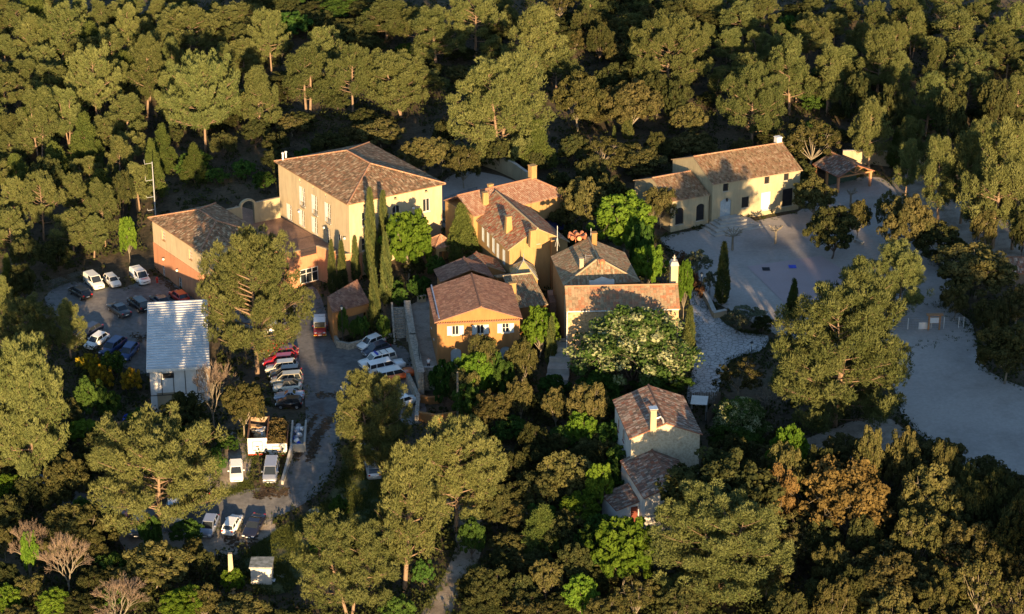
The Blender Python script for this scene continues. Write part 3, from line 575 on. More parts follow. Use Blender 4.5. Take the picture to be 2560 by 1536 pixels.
            if shut:
                sw = shutw or w/2
                for sg in (shf or (-1, 1)):
                    x0 = a0-sw-.02 if sg < 0 else a1+.02; r = MB(); r.obox(s.pt(sd, x0, z0, .015), D*sw, N*.05, Vector((0, 0, h)))
                    for q in (.12, .5, .88): r.obox(s.pt(sd, x0+.03, z0+h*q-.04, .065), D*(sw-.06), N*.02, Vector((0, 0, .08)))
                    r.build('shutter', M[shut], f)
    def add(s, name, b, m, parent=None, **k): return b.build(name, m, parent or s.root, **k)
    def onroof(s, u, v, z): x, y = s.top(u, v, z); return x, y
def chimney(s, x, y, z, w, d, h, m, name='chimney', pots=3, top=.85, rz=0.0):
    """plastered flue with a cap slab and vents, standing on the roof at local x, y, z"""
    b = MB(); b.box((x, y, z+h/2-.4), (w, d, h+.8), rz, top); c = b.build(name, m, s.root)
    k = MB(); k.box((x, y, z+h+.05), (w*top+.12, d*top+.12, .1), rz); k.build('chimney_cap', m, c)
    a = MB()
    for i in range(pots): o = (i-(pots-1)/2)*w*top/(pots+.3); a.box((x+o*cos(rz), y+o*sin(rz)-d*top*.43, z+h-.22), (w*.16, d*.12, .16), rz)
    if pots: a.build('chimney_vents', M['dark'], c)
    return c
def railing(name, pts, h, label, cat='railing', m='iron', gap=.13, rails=(.08, 1.0), post=1.6, r=.012, group=None, parent=None):
    """iron railing along world points"""
    root = None if parent is not None else empty(name, pts[0], 0, label, cat, group); o0 = Vector(pts[0]); b = MB()
    for p, q in zip(pts[:-1], pts[1:]):
        p, q = Vector(p)-o0, Vector(q)-o0; L = (q-p).length; n = max(1, int(L/gap))
        for k in rails: b.tube([p+Vector((0, 0, h*k)), q+Vector((0, 0, h*k))], r*1.6, 4)
        for i in range(n+1): c = p.lerp(q, i/n); b.tube([c, c+Vector((0, 0, h))], r if i % max(1, int(post/gap)) else r*2, 4, False)
    return b.build('bars', M[m], root)
def wallrun(name, pts, h, t, m, label, cat='wall', cap=None, depth=1.2, group=None, hs=None):
    """free-standing wall along world points (tops at z+h), with a coping"""
    o0 = Vector(pts[0]); root = empty(name, o0, 0, label, cat, group); b = MB(); c = MB()
    for i, (p, q) in enumerate(zip(pts[:-1], pts[1:])):
        p, q = Vector(p)-o0, Vector(q)-o0; d = (q-p).to_2d().normalized(); n = Vector((-d.y, d.x, 0))*t/2; h0, h1 = (hs[i], hs[i+1]) if hs else (h, h); e = Vector((d.x, d.y, 0))*t*.45
        p = p-e if i else p; Zd = Vector((0, 0, depth)); T0, T1 = Vector((0, 0, h0)), Vector((0, 0, h1))
        v = [p-n-Zd, q-n-Zd, q+n-Zd, p+n-Zd, p-n+T0, q-n+T1, q+n+T1, p+n+T0]
        for f in ((0, 1, 5, 4), (1, 2, 6, 5), (2, 3, 7, 6), (3, 0, 4, 7), (4, 5, 6, 7)): b.poly([v[k] for k in f])
        if cap:
            n2 = n*1.25; u1 = Vector((0, 0, .01)); u2 = Vector((0, 0, .09)); w = [p-n2+T0+u1, q-n2+T1+u1, q+n2+T1+u1, p+n2+T0+u1, p-n2+T0+u2, q-n2+T1+u2, q+n2+T1+u2, p+n2+T0+u2]
            for f in ((3, 2, 1, 0), (0, 1, 5, 4), (1, 2, 6, 5), (2, 3, 7, 6), (3, 0, 4, 7), (4, 5, 6, 7)): c.poly([w[k] for k in f])
    b.build('masonry', M[m], root)
    if cap: c.build('coping', M[cap], root)
    return root
def wall_lamp(s, sd, u, v, m='lampw'):
    a, z = s.on(sd, u, v, .25); b = MB(); b.tube([s.pt(sd, a, z+.25, 0), s.pt(sd, a, z+.3, .28), s.pt(sd, a, z+.15, .3)], .03, 5); o = b.build('wall_lamp', M['iron'], s.root)
    g = MB(); g.lathe(s.pt(sd, a, z-.15, .3), [(.08, 0), (.2, .12), (.17, .3), (.05, .36)], 8); g.build('lamp_globe', M[m], o)
# ------------------------------------------------------------------ main hall
hall = Bld('main_hall', 'large cream two-storey hall with a hipped brown tile roof', 'building', (868.7, 512.2), (687, 403), (1114, 459), 13.3, 4.9, .45)
b = hall
for (u, v) in ((758, 493), (789, 514), (822, 534)): b.win('l', u, v, 1.15, 3.0, shut='white', shutw=.55, shf=(-1,), rows=4, kind='window')
for (u, v) in ((726, 532), (757, 546), (789, 565)): b.win('l', u, v, 1.15, 2.5, shut='white', shutw=.55, shf=(-1,), rows=3, cols=2, kind='window')
for (u, v) in ((821, 591), (850, 608)): b.win('l', u, v, 1.2, 2.6, fm='white', rows=2, cols=2, kind='door', glass='dark')
b.win('f', 913, 548, 1.15, 2.15, rows=2); b.win('f', 913, 611, 1.15, 2.0, rows=2); b.win('f', 1066, 513, 1.2, 2.05, rows=1)
b.win('f', 990.5, 533, 1.3, 2.4, rows=2, arch='cream'); b.win('f', 960, 612, 1.2, 2.0)
for (u, v) in ((750, 451), (783, 468), (814, 488)): b.win('l', u, v, .32, .4, fm=None, kind='attic_vent', glass='cream2', sill=True)
for (u, v) in ((912, 514), (989, 495.5), (1066, 477.5)): b.win('f', u, v, .55, .42, rows=1, cols=1, fm='cream2', kind='attic_vent', glass='dark')
b.walls(M['cream'], -5.0)
b.fit()
RX = (b.LX+2*b.ov)/2; zr = b.zat(*b.top(917.6, 404.4, 3.2), 404.4)
b.hip(2.45, M['t_hall'], kx=.95)
for p in ((748, 530), (811, 570), (862, 597)): wall_lamp(b, 'l', *p)
wall_lamp(b, 'f', 1033, 521)
for (u, v) in ((758, 513), (789, 533), (822, 553)):   # iron guards of the tall windows
    a, z = b.on('l', u, v); g = MB()
    for k in range(8): g.tube([b.pt('l', a-.6+k*.17, z-.45, .12), b.pt('l', a-.6+k*.17, z+.5, .12)], .014, 4)
    for q in (-.45, .5): g.tube([b.pt('l', a-.62, z+q, .12), b.pt('l', a+.62, z+q, .12)], .022, 4)
    g.build('window_guard', M['iron'], b.root)
for dx in (0, .75):                                  # two pale flue pipes behind the far eave
    x, y = b.top(707+dx*10, 391-dx*4, b.h+.9); g = MB(); g.tube([(x, y, b.h-.4), (x, y, b.h+1.4)], .14, 8); g.tube([(x, y, b.h+1.3), (x, y, b.h+1.5)], .2, 8); g.build('flue_pipe', M['white'], b.root)
# ------------------------------------------------------------------ annex with salmon ground floor
annex = Bld('annex', 'two-storey annex, cream above and salmon below, beside the car park', 'building', (499.6, 630.5), (372.3, 544.2), (673, 590), 8.6, 0.0, .45)
b = annex
for (u, v) in ((409, 590), (476.5, 638)): b.win('l', u, v, 1.0, 1.5, fm='wood', rows=3, cols=2, glass='shut')
b.win('f', 541, 650, 1.05, 1.6, fm='white'); b.win('f', 600, 640, 1.05, 1.6, fm='white')
b.win('l', 409.5, 676, .95, 1.5, rows=2); b.win('l', 452, 716, 1.15, 2.9, kind='door', rows=3, arch='salmon', sill=False)
b.walls(M['cream'], 4.75); b.walls(M['salmon'], -2, 4.75, out=.06, name='ground_floor_wall')
b.fit(); b.hip(1.85, M['t_hall'], kx=1.0)
for p in ((409, 649), (443, 677)): wall_lamp(b, 'l', *p)
d = MB(); d.obox(b.pt('f', .9, -.2, .1), Vector((4.5, 0, 0)), Vector((0, -3.2, 0)), Vector((0, 0, .12)))
# terrace deck between annex and hall, on a salmon base
zd = 4.9
dk = [P(*q, zd) for q in ((640, 605), (546, 560), (590, 512), (700, 541), (786, 590), (815, 606), (843, 640), (760, 641.5))]
o0 = dk[-1]; deck = empty('roof_terrace', (o0.x, o0.y, 0), 0, 'tiled roof terrace between the annex and the big hall', 'terrace'); OPEN.append([(p.x, p.y) for p in dk])
A_, B_ = P(700, 622, zd), P(794, 609, zd)            # front corners of the salmon base
lv = lambda p, z: (p.x-o0.x, p.y-o0.y, z)
base = [P(630, 640, zd), P(733, 646, zd), P(793, 631, zd), P(840, 646, zd), P(905, 640, zd), P(905, 585, zd), P(785, 586, zd), P(700, 541, zd), P(590, 512, zd), P(540, 560, zd)]
w_ = MB(); n_ = len(base)
for i in range(n_): p, q = base[i], base[(i+1) % n_]; w_.poly([lv(p, -1), lv(q, -1), lv(q, zd-.15), lv(p, zd-.15)])
w_.build('base_wall', M['salmon'], deck)
t_ = MB(); t_.poly([lv(p, zd-.12) for p in base]); t_.poly([lv(p, zd-.4) for p in base][::-1]); t_.build('terrace_floor', M['plum'], deck)
def parapet(name, p, q, h, t, m, par, z=zd, cap=True):
    p, q = Vector((p.x-o0.x, p.y-o0.y, z)), Vector((q.x-o0.x, q.y-o0.y, z)); d = (q-p).normalized(); n = Vector((-d.y, d.x, 0))*t; g = MB(); g.obox(p-n*.5-Vector((0, 0, .5)), q-p, n, Vector((0, 0, h+.5))); o = g.build(name, M[m], par)
    if cap: g = MB(); g.obox(p-n*.62-d*.05+Vector((0, 0, h+.004)), (q-p)+d*.1, n*1.24, Vector((0, 0, .08))); g.build('coping', M['sand'], o)
    return o
parapet('parapet', base[1], base[1].lerp(base[2], .28), 1.0, .3, 'salmon', deck); parapet('parapet', base[2], base[3].lerp(base[2], .06), 1.0, .3, 'salmon', deck)
parapet('parapet', base[0], base[1].lerp(base[0], .05), .95, .3, 'salmon', deck)
parapet('parapet', base[3], base[4], .5, .3, 'salmon', deck)
r_ = MB(); p, q = base[1].lerp(base[2], .3), base[2].lerp(base[1], .03)
for k in range(23): c = p.lerp(q, k/22); r_.tube([lv(c, zd), lv(c, zd+1.0)], .016, 4, False)
for h in (.1, 1.0): r_.tube([lv(p, zd+h), lv(q, zd+h)], .025, 4)
r_.build('terrace_railing', M['iron'], deck)
# window in the salmon base front
p, q = base[1], base[2]; dd = (q-p).normalized(); nn = Vector((dd.y, -dd.x, 0)); wb = MB(); wc = p.lerp(q, .62)
for k in range(4): c = wc+dd*(-1.5+k*1.0); wb.obox(Vector(lv(c, .5))+nn*.02-dd*.05, dd*.1, nn*.07, Vector((0, 0, 2.2)))
for z in (.5, 1.95, 2.65): wb.obox(Vector(lv(wc, z))+nn*.022-dd*1.55, dd*3.1, nn*.066, Vector((0, 0, .09)))
fo = wb.build('window', M['white'], deck); g = MB(); g.obox(Vector(lv(wc, .5))+nn*.012-dd*1.5, dd*3.0, nn*.03, Vector((0, 0, 2.2))); g.build('pane', M['glass'], fo)
for ou in (0, 1):                                    # salmon buttresses in the garden
    p = P(878+ou*14, 690-ou*2, .5)
wallrun('garden_buttress', [P(880, 652, 3.2), P(883, 700, .4)], .3, .5, 'salmon', 'sloping salmon buttress wall among the small cypresses', cap='sand', hs=[1.0, .9])
# garden wall with arched gateway from the hall to the annex
gw0, gw1, gw2, gw3 = P(699, 541, zd), P(630, 555, zd), P(606, 548, zd), P(545, 566, zd)
root = empty('garden_wall', gw0, 0, 'pale garden wall with an arched gateway behind the roof terrace', 'wall'); g = MB(); o_ = gw0
def seg(p, q, h, m=g, t=.35, z0=-2): p, q = p-o_, q-o_; d = (q-p); n = Vector((-d.y, d.x, 0)).normalized()*t; m.obox(p+Vector((0, 0, z0)), q-p, n, Vector((0, 0, h-z0)))
dgw = (P(576, 567, zd)-gw0); L = dgw.length; e = dgw.normalized(); at = lambda s: gw0+e*s
sa, sb_ = L*.53, L*.77
seg(at(0), at(sa), 3.1); seg(at(sb_), at(L*1.35), 2.9); g.build('masonry', M['cream2'], root)
g = MB(); n_ = Vector((-e.y, e.x, 0))*.42; cx = (sa+sb_)/2; rr_ = (sb_-sa)/2
for i in range(12):
    t0, t1 = pi*i/12, pi*(i+1)/12; ps = [(cx-cos(t)*r, 2.9+sin(t)*r*.8) for t, r in ((t0, rr_), (t1, rr_), (t1, rr_+.35), (t0, rr_+.35))]
    f = [at(s)-o_+Vector((0, 0, z))-n_*.1 for s, z in ps]; k = [p+n_*1.1 for p in f]; g.poly(f); g.poly(k[::-1])
    for j in range(4): g.poly([f[j], f[(j+1) % 4], k[(j+1) % 4], k[j]])
for s_ in (sa-.35, sb_): g.obox(at(s_)-o_-n_*.1, e*.35, n_*1.1, Vector((0, 0, 2.9)))
g.build('arch_surround', M['cream2'], root)
g = MB(); seg(at(0), at(sa), 3.2, g, .45, 3.11); seg(at(sb_), at(L*1.35), 3.0, g, .45, 2.91); g.build('coping', M['sand'], root)
# ------------------------------------------------------------------ white farmhouse and its lower wing
farm = Bld('white_farmhouse', 'long pale farmhouse with a tiled gable roof and blue-grey door on the plaza', 'building', (1780.3, 462.6), (1679, 398.2), (2005.5, 423.9), 11.4, 4.5, .3)
b = farm
b.win('f', 1814.5, 469, .95, 1.2, fm=None, glass='dark'); b.win('f', 1917.5, 450.5, .9, 1.15, fm=None, glass='dark', bars=True); b.win('f', 1966, 442, .9, 1.15, fm=None, glass='dark', bars=True)
b.win('f', 1863, 506, 1.25, 1.75, fm=None, glass='dark'); b.win('f', 1914.5, 503, 1.7, 2.9, fm='white', shut=None, rows=1, cols=3, glass='white'); b.win('f', 1969, 494, 1.9, 2.9, fm=None, glass='dark')
b.win('f', 1813.5, 527, 1.9, 3.9, kind='door', fm='shutb', rows=2, cols=2, glass='shutb', arch='cream2', sill=False)
b.walls(M['cream2'], -2); b.fit()
xr, yr = b.top(1840, 383.6, 0); rise = 2.6
b.gable(rise, M['t_white'], M['cream2'], 'x', .47, ends=(.15, .25))
chimney(b, b.LX-.4, b.LY*.5, b.h+rise-.3, .9, .9, 1.15, M['white'], pots=0, top=1.0)
g = MB(); g.tube([b.pt('f', *b.on('f', 1816, 496), .02), b.pt('f', *b.on('f', 1816, 493), .35)], .03, 5); o = g.build('wall_lantern', M['iron'], b.root)
a, z = b.on('f', 1815, 498); g = MB(); g.lathe(b.pt('f', a, z-.3, .35), [(.1, 0), (.2, .35), (.24, .4), (.04, .55)], 6); g.build('lantern_glass', M['iron'], o)
wing = Bld('farmhouse_wing', 'lower tiled wing with two dark arched windows beside the farmhouse', 'building', (1676.7, 506), (1578, 452), (1780.3, 487.5), 9.6, 4.5, .25)
b = wing; b.win('f', 1699, 541, 1.45, 2.7, fm=None, glass='dark', arch='cream2'); b.win('f', 1751, 531, 1.45, 2.7, fm=None, glass='dark', arch='cream2')
b.walls(M['cream2'], -2); b.fit(); b.gable(2.1, M['t_white'], M['cream2'], 'x', .5, ends=(.15, .0)); b.root.location += b.root.matrix_basis.to_3x3()@Vector((0, .04, 0))
# front steps
a, z = farm.on('f', 1813, 547); st = MB()
stp = empty('front_steps', farm.pt('f', 0, 0, 0), 0); stp.location = farm.w(*farm.pt('f', a, 0, 0)); stp.rotation_euler = (0, 0, farm.t); tag(stp, 'broad stone steps fanning out below the farmhouse door', 'steps')
for k in range(5): d = 1.3+k*.75; w = 3.2+k*1.5; g = MB(); g.box((.3, -d/2-.01, 1.35-k*.27-.6), (w, d, 1.2-.004*k)); g.build('step', M['concrete'], stp)
# ------------------------------------------------------------------ yellow house
yel = Bld('yellow_house', 'ochre house with grey shutters and a gabled brown roof facing the camera', 'house', (1086.3, 808.2), (1064.7, 720.9), (1307, 798), 9.4, 3.0, .35)
b = yel
b.win('f', 1138.5, 826.5, .95, 1.35, shut='shut', shutw=.62, glass='glass', rows=1); b.win('f', 1201, 824, .95, 1.35, shut='shut', shutw=.62, rows=1, glass='dark'); b.win('f', 1264, 820.5, .95, 1.35, shut='shut', shutw=.62, rows=2)
b.win('f', 1140, 889, 1.4, 2.0, fm='shut', glass='shut', arch='ochre'); b.win('f', 1264, 884, 1.4, 2.0, fm='shut', glass='shut', arch='ochre')
b.win('l', 1079, 815, .5, .6, glass='dark', rows=1, cols=1); b.win('l', 1085, 842, .5, .7, glass='dark', rows=1, cols=1)
b.walls(M['ochre'], -2); b.fit(); b.gable(1.95, M['t_plum'], M['ochre'], 'y', .53, ends=(.2, .2), capm=M['t_plum'])
g = MB(); n_ = 34
for k in range(n_): x = (k+.5)*b.LX/n_; g.tube([(x, .02, b.h-.18), (x, -.38, b.h-.14)], .14, 6, True)
g.build('tile_cornice', M['t_plum'], b.root)
g = MB(); g.obox((b.ov*.6, -.2, b.h+.52), (.02, b.LY+.3, 0), (.16, 0, .03), (0, 0, .06)); g.build('lead_flashing', M['zinc'], b.root)
ye2 = Bld('east_wing', 'low brown-tiled wing joining the ochre house to the chapel', 'house', (1296, 769), (1245, 716), (1372, 763), 7.4, 3.0, .2)
b = ye2; b.walls(M['ochre'], -2); b.slopes([[(-.2, -.2, b.h), (b.LX+.2, -.2, b.h), (b.LX+.2, b.LY, b.h+1.5), (-.2, b.LY, b.h+1.5)], [(b.LX+.2, b.LY+2.2, b.h+.9), (-1, b.LY+2.2, b.h+.9), (-1, b.LY, b.h+1.5), (b.LX+.2, b.LY, b.h+1.5)]], M['t_old'], caps=[((-.2, b.LY, b.h+1.5), (b.LX+.2, b.LY, b.h+1.5))], capm=M['sand'])
x, y = b.top(1226, 726, b.h+1.3); chimney(b, x, y, b.h+1.0, 1.15, .7, 1.0, M['yellow'], pots=3, top=.95); x, y = b.top(1281, 722, b.h+1.3); chimney(b, x, y, b.h+1.2, .95, .6, .9, M['yellow'], pots=2, top=.95)
# balcony between wing and chapel
bx, by = P(1376, 752, 6.2), P(1412, 745, 6.2); bal = empty('balcony', P(1376, 757, 6.0), 0, 'small plum-floored balcony with an iron rail between wing and chapel', 'balcony'); o_ = bal.location.copy()
g = MB(); q = [P(1374, 757, 6.0)-o_, P(1416, 752, 6.0)-o_, P(1410, 722, 6.0)-o_, P(1368, 726, 6.0)-o_]; g.poly(q); k = [p-Vector((0, 0, 4)) for p in q]
for i in range(4): g.poly([q[i], q[(i+1) % 4], k[(i+1) % 4], k[i]])
g.build('balcony_floor', M['plum'], bal); g = MB()
for i in range(16): c = q[0].lerp(q[1], i/15); g.tube([c, c+Vector((0, 0, 1))], .014, 4, False)
g.tube([q[0]+Vector((0, 0, 1)), q[1]+Vector((0, 0, 1))], .025, 4); g.build('balcony_rail', M['iron'], bal)
# rear part of the yellow house: lower roofs and the glazed lantern
rear = Bld('rear_house', 'low brown-roofed building directly behind the ochre house', 'house', (1101, 706), (1094, 683), (1232, 690), 8.6, 3.0, .2)
b = rear; b.walls(M['ochre'], -2); b.LY += 1.5; b.gable(1.5, M['t_plum'], M['ochre'], 'y', .58, capm=M['t_plum'], gm=False)
lan = Bld('roof_lantern', 'glazed pyramid roof light with a finial beside the yellow house', 'roof light', (1281, 702), (1274, 668), (1346, 699), 7.6, 3.0, .1)
b = lan; b.walls(M['yellow'], -2); c_ = (b.LX/2, b.LY/2, b.h+2.0); q = [(-.1, -.1, b.h), (b.LX+.1, -.1, b.h), (b.LX+.1, b.LY+.1, b.h), (-.1, b.LY+.1, b.h)]
g = MB()
for i in range(4): g.poly([q[i], q[(i+1) % 4], c_])
pn = g.build('glass_roof', mat('lantern_glass_yellow', [(.30, .24, .10), (.38, .30, .14)], 2, .25), b.root); g = MB()
for i in range(4):
    g.tube([q[i], c_], .05, 4)
    for k in (1, 2, 3): e = Vector(q[i]).lerp(Vector(q[(i+1) % 4]), k/4); g.tube([e, e.lerp(Vector(c_), .55)], .03, 4)
g.tube([c_, (c_[0], c_[1], c_[2]+1.0)], [.09, .02], 6); g.build('glazing_bars', M['zinc'], b.root)
# ------------------------------------------------------------------ red-roofed core house
core = Bld('red_roofed_house', 'yellow house with a long red tiled roof and three plastered chimneys', 'house', (1270.7, 627.4), (1169.4, 529.4), (1425, 605), 10.4, 3.3, .3)
b = core
for (u, v) in ((1190, 570), (1208, 586), (1220.5, 600), (1234, 614), (1245, 628), (1260, 643)): b.win('l', u, v, .95, 2.3, fm='shut', glass='shut', rows=1, sill=False, ins=.05)
b.win('f', 1345, 604, .5, .7, fm=None, glass='yellow', sill=False)
b.walls(M['yellow'], -2); b.fit(); rise = 2.7; b.gable(rise, M['t_red'], M['yellow'], 'y', .48, ends=(.15, .15), capm=M['t_red'])
for u, v, dz in ((1213, 500, 1.6), (1271, 560, 1.5), (1331, 595, 1.7)):
    x, y = b.top(u, v, b.h+rise*.8); chimney(b, x, y, b.h+rise*.62, 1.0, .85, 1.6, M['yellow'], pots=3, top=.75)
tw = MB(); p = P(1385, 735, 3); tower = empty('tall_flue', (p.x, p.y, 3), core.t*.3, 'tall ochre flue stack between the core house and mossy roof', 'chimney'); hh = zat(p.y, 600)-3
tw.box((0, 0, hh/2-1), (1.0, 1.0, hh+2)); o = tw.build('stack', M['ochre'], tower); g = MB(); g.box((0, 0, hh+.06), (1.15, 1.15, .12)); g.build('chimney_cap', M['yellow'], tower); g = MB(); g.box((0, 0, hh+.13), (.7, .7, .03)); g.build('flue_opening', M['dark'], tower)
# pink-roofed house behind
pink = Bld('pink_roofed_house', 'low yellow house with a pinkish tiled roof and tall pale chimney', 'house', (1313.8, 511), (1210, 496), (1424, 485), 11.2, 6.0, .35, eq=0)
b = pink; b.LY = 8.0; b.walls(M['yellow'], -3)
X0, X1, Y0, Y1, z = -9.5, b.LX+.3, -.35, b.LY, b.h; yr = Y1*.52; 
b.slopes([[(X0, Y0, z), (X1, Y0, z), (X1-3.6, yr, z+1.9), (X0, yr, z+1.9)], [(X1, Y0, z), (X1, Y1, z), (X1-3.6, yr, z+1.9)], [(X1, Y1, z), (X0, Y1, z), (X0, yr, z+1.9), (X1-3.6, yr, z+1.9)]], M['t_pink'], caps=[((X0, yr, z+1.9), (X1-3.6, yr, z+1.9)), ((X1, Y0, z), (X1-3.6, yr, z+1.9))], capm=M['t_pink'])
g = MB(); g.obox((X0+.1, 0, -3), (-X0-.1, 0, 0), (0, Y1-.3, 0), (0, 0, z+2.95)); g.build('side_wall', M['yellow'], b.root)
x, y = b.top(1331, 449, z+1.6); chimney(b, x, y, z+.4, .95, .95, 3.4, M['yellow'], pots=0, top=1.0); x, y = b.top(1226, 468, z+1.9); chimney(b, x, y, z+1.5, .9, .6, .8, M['yellow'], pots=2)
g = MB(); g.obox((b.LX*.28, -.3, 1.6), (b.LX*.7, 0, 0), (0, -2.6, -.7), (0, 0, .06)); g.build('awning', mat('navy_awning', [(.012, .018, .06), (.02, .03, .09)], 2, .7), b.root)
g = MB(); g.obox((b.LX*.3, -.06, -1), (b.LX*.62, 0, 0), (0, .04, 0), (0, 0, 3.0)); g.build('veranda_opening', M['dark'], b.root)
# ------------------------------------------------------------------ mossy-roofed house behind the chapel
moss = Bld('mossy_roofed_house', 'house with a broad lichen-covered gable roof behind the chapel', 'house', (1409, 714), (1386.3, 639.7), (1598, 700), 11.6, 3.0, .3)
b = moss; b.walls(M['ochre'], -2); rise = 2.5; 
X0, X1, A, Bq, xr, z = -b.ov, b.LX+b.ov, -.3, b.LY+.15, b.LX*.5, b.h; zr = z+rise; f_ = (xr, A+2.9, zr); k_ = (xr, Bq, zr)
b.slopes([[(X0, Bq, z), (X0, A, z), f_, k_], [(X1, A, z), (X1, Bq, z), k_, f_], [(X0, A, z), (X1, A, z), f_]], M['t_old'], caps=[(f_, k_), ((X0, A, z), f_), ((X1, A, z), f_)], capm=M['t_old'])
g = MB(); g.obox((xr-1.7, A-.05, z-.2), (3.4, 0, 0), (0, 2.0, 0), (0, 0, .55)); g.poly([(xr-1.7, A-.055, z+.34), (xr+1.7, A-.055, z+.34), (xr, A-.055, z+1.0)]); g.build('pediment', M['white'], b.root)
x, y = b.top(1485, 606, b.h+rise); chimney(b, x, y, b.h+rise*.75, .7, .7, 2.0, M['ochre'], pots=0, top=1.0); x, y = b.top(1453, 662, b.h+rise*.7); chimney(b, x, y, b.h+rise*.5, .6, .75, 1.4, M['sand'], pots=0, top=.9)
# ------------------------------------------------------------------ chapel
chap = Bld('chapel', 'stone chapel with a long red-streaked tile roof and tall bell stack', 'chapel', (1415.2, 777.8), (1406, 700), (1700.8, 768.8), 11.0, 3.0, .22)
b = chap; b.LY = 5.6; b.win('f', 1448, 908, .8, 1.6, fm=None, glass='dwood', kind='door', sill=False); b.walls(M['stonew'], -3); b.fit()
rise = 2.25; b.gable(rise, M['t_chapel'], M['stonew'], 'x', .5, ends=(.2, .15), capm=M['t_chapel'])
x, y = b.top(1684, 712, b.h+1.4); st = MB(); st.box((x, y, b.h+1.8), (.95, 1.5, 5.2)); o = st.build('bell_stack', M['sand'], b.root); g = MB(); g.box((x, y, b.h+4.65), (1.15, 1.6, .5), 0, .7); g.build('stack_cap', M['concrete'], o)
g = MB(); g.tube([(x, y, b.h+4.8), (x, y, b.h+5.3), (x, y, b.h+5.7)], [.16, .12, .05], 6); g.tube([(x-.25, y, b.h+5.35), (x+.25, y, b.h+5.35)], .05, 5); g.build('stone_cross', M['concrete'], o)
g = MB(); g.tube([b.pt('f', -.06, b.h-.2, .06), b.pt('f', -.06, -2, .06)], .07, 6); g.tube([b.pt('f', 0, b.h-.12, .25), b.pt('f', b.LX, b.h-.12, .25)], .07, 6); g.build('rain_gutter', M['white'], b.root)
# ------------------------------------------------------------------ stone cottage with annex and lean-to
cot = Bld('stone_cottage', 'stone cottage with a mottled gable roof and pale chimney amid the oaks', 'cottage', (1573.4, 1098.7), (1528.6, 999.4), (1757.8, 1088), 8.8, 1.0, .3)
b = cot; b.win('l', 1546, 1062, .95, 1.6, fm='brown', glass='brown', rows=1, cols=1); b.win('l', 1559, 1088, .95, 1.6, fm='brown', glass='brown', rows=1, cols=1)
b.walls(M['stonec'], -3, sides='frb'); b.walls(M['greyw'], -3, sides='l'); b.fit(); rise = 1.75; b.gable(rise, M['t_grey'], M['stonec'], 'y', .5, ends=(.2, .2), capm=M['t_grey'])
x, y = b.top(1632, 1066, b.h+rise*.75); c = chimney(b, x, y, b.h+rise*.55, .75, .75, 2.5, M['sand'], pots=0, top=.95); g = MB(); g.box((x, y, b.h+rise*.55+2.75), (1.0, 1.0, .08)); g.build('chimney_hood', M['steel'], c)
g = MB(); g.tube([(x+.45, y, b.h+2.3), (x+.9, y, b.h+2.5), (x+1.2, y, b.h+2.1), (x+1.3, y, b.h+1.6)], .13, 7); g.build('flue_bend', M['steel'], c)
c2 = Bld('cottage_annex', 'lower slate-toned tiled annex against the stone cottage gable', 'cottage', (1610, 1247), (1577, 1148), (1745, 1222), 5.6, 0.5, .2)
b = c2; b.walls(M['greyw'], -3); b.gable(1.5, M['t_grey'], M['greyw'], 'y', .53, ends=(.15, .0), capm=M['t_grey'])
c3 = Bld('lean_to', 'small pale lean-to with a dark red door below the cottage annex', 'outbuilding', (1541, 1276), (1522, 1232), (1609, 1254), 3.4, 0.0, .1)
b = c3; a, z = b.on('f', 1586, 1290); b.win('f', 1586, 1288, .95, 2.3, fm=None, glass='brown', kind='door', sill=False); b.walls(M['white'], -2); b.fit()
b.slopes([[(-.15, b.LY+.1, b.h), (-.15, -.15, b.h), (b.LX+.1, -.15, b.h+.9), (b.LX+.1, b.LY+.1, b.h+.9)]], M['t_grey'])
g = MB(); g.poly([(0, 0, b.h-.02), (b.LX, 0, b.h-.02), (b.LX, 0, b.h+.8)]); g.build('gable', M['white'], b.root)
# ------------------------------------------------------------------ metal-roofed workshop
shop = Bld('metal_workshop', 'workshop with a ribbed pale metal roof and panelled front by the car park', 'workshop', (369.5, 920.3), (374.9, 790.9), (522.6, 911.7), 3.2, -4.2, .12)
b = shop; 
mw, tw_, bw_ = NT('ribbed_metal'); bw_.inputs['Metallic'].default_value = .0; bw_.inputs['Roughness'].default_value = .42; c_ = coord(tw_); n_ = noise(tw_, c_, .5); r_ = ramp(tw_, [(.40, .41, .42), (.54, .55, .56)]); tw_.links.new(n_.outputs['Fac'], r_.inputs[0]); tw_.links.new(r_.outputs[0], bw_.inputs['Base Color'])
g = MB(); n_ = 26; Y0, Y1 = -.5, b.LY+.3; X0, X1 = -.2, b.LX+.2; dz = 2.0
for k in range(n_):                                  # ribs run across, one row after the other down the slope
    y0 = Y0+(Y1-Y0)*k/n_; y1 = Y0+(Y1-Y0)*(k+1)/n_; zz = lambda y: b.h+dz*(y-Y0)/(Y1-Y0); a1 = y0+(y1-y0)*.55
    g.poly([(X0, y0, zz(y0)), (X1, y0, zz(y0)), (X1, a1, zz(a1)), (X0, a1, zz(a1))]); g.obox((X0, a1, zz(a1)-.1), (X1-X0, 0, 0), (0, y1-a1, 0), (0, 0, .19))
g.build('roof', mw, b.root)
g = MB(); g.obox((X0-.1, Y0-.12, b.h-.45), (X1-X0+.2, 0, 0), (0, .12, 0), (0, 0, .42)); g.obox((X0-.12, Y0, b.h-.2), (0.1, 0, 0), (0, Y1-Y0, dz), (0, 0, .2)); g.build('gutter', M['white'], b.root)
b.win('f', 421, 940, 1.5, .8, fm='iron', rows=1, cols=1, glass='dark', sill=False); b.win('f', 424, 1007, 3.2, 3.0, fm='concrete', rows=1, cols=1, glass='sand', kind='garage_door', sill=False)
b.walls(M['white'], -1); b.later = b.later
g = MB()
for k in range(6): g.obox(b.pt('f', b.LX*k/5-.05, 3.3, .003), (.1, 0, 0), (0, -.05, 0), (0, 0, b.h-3.8))
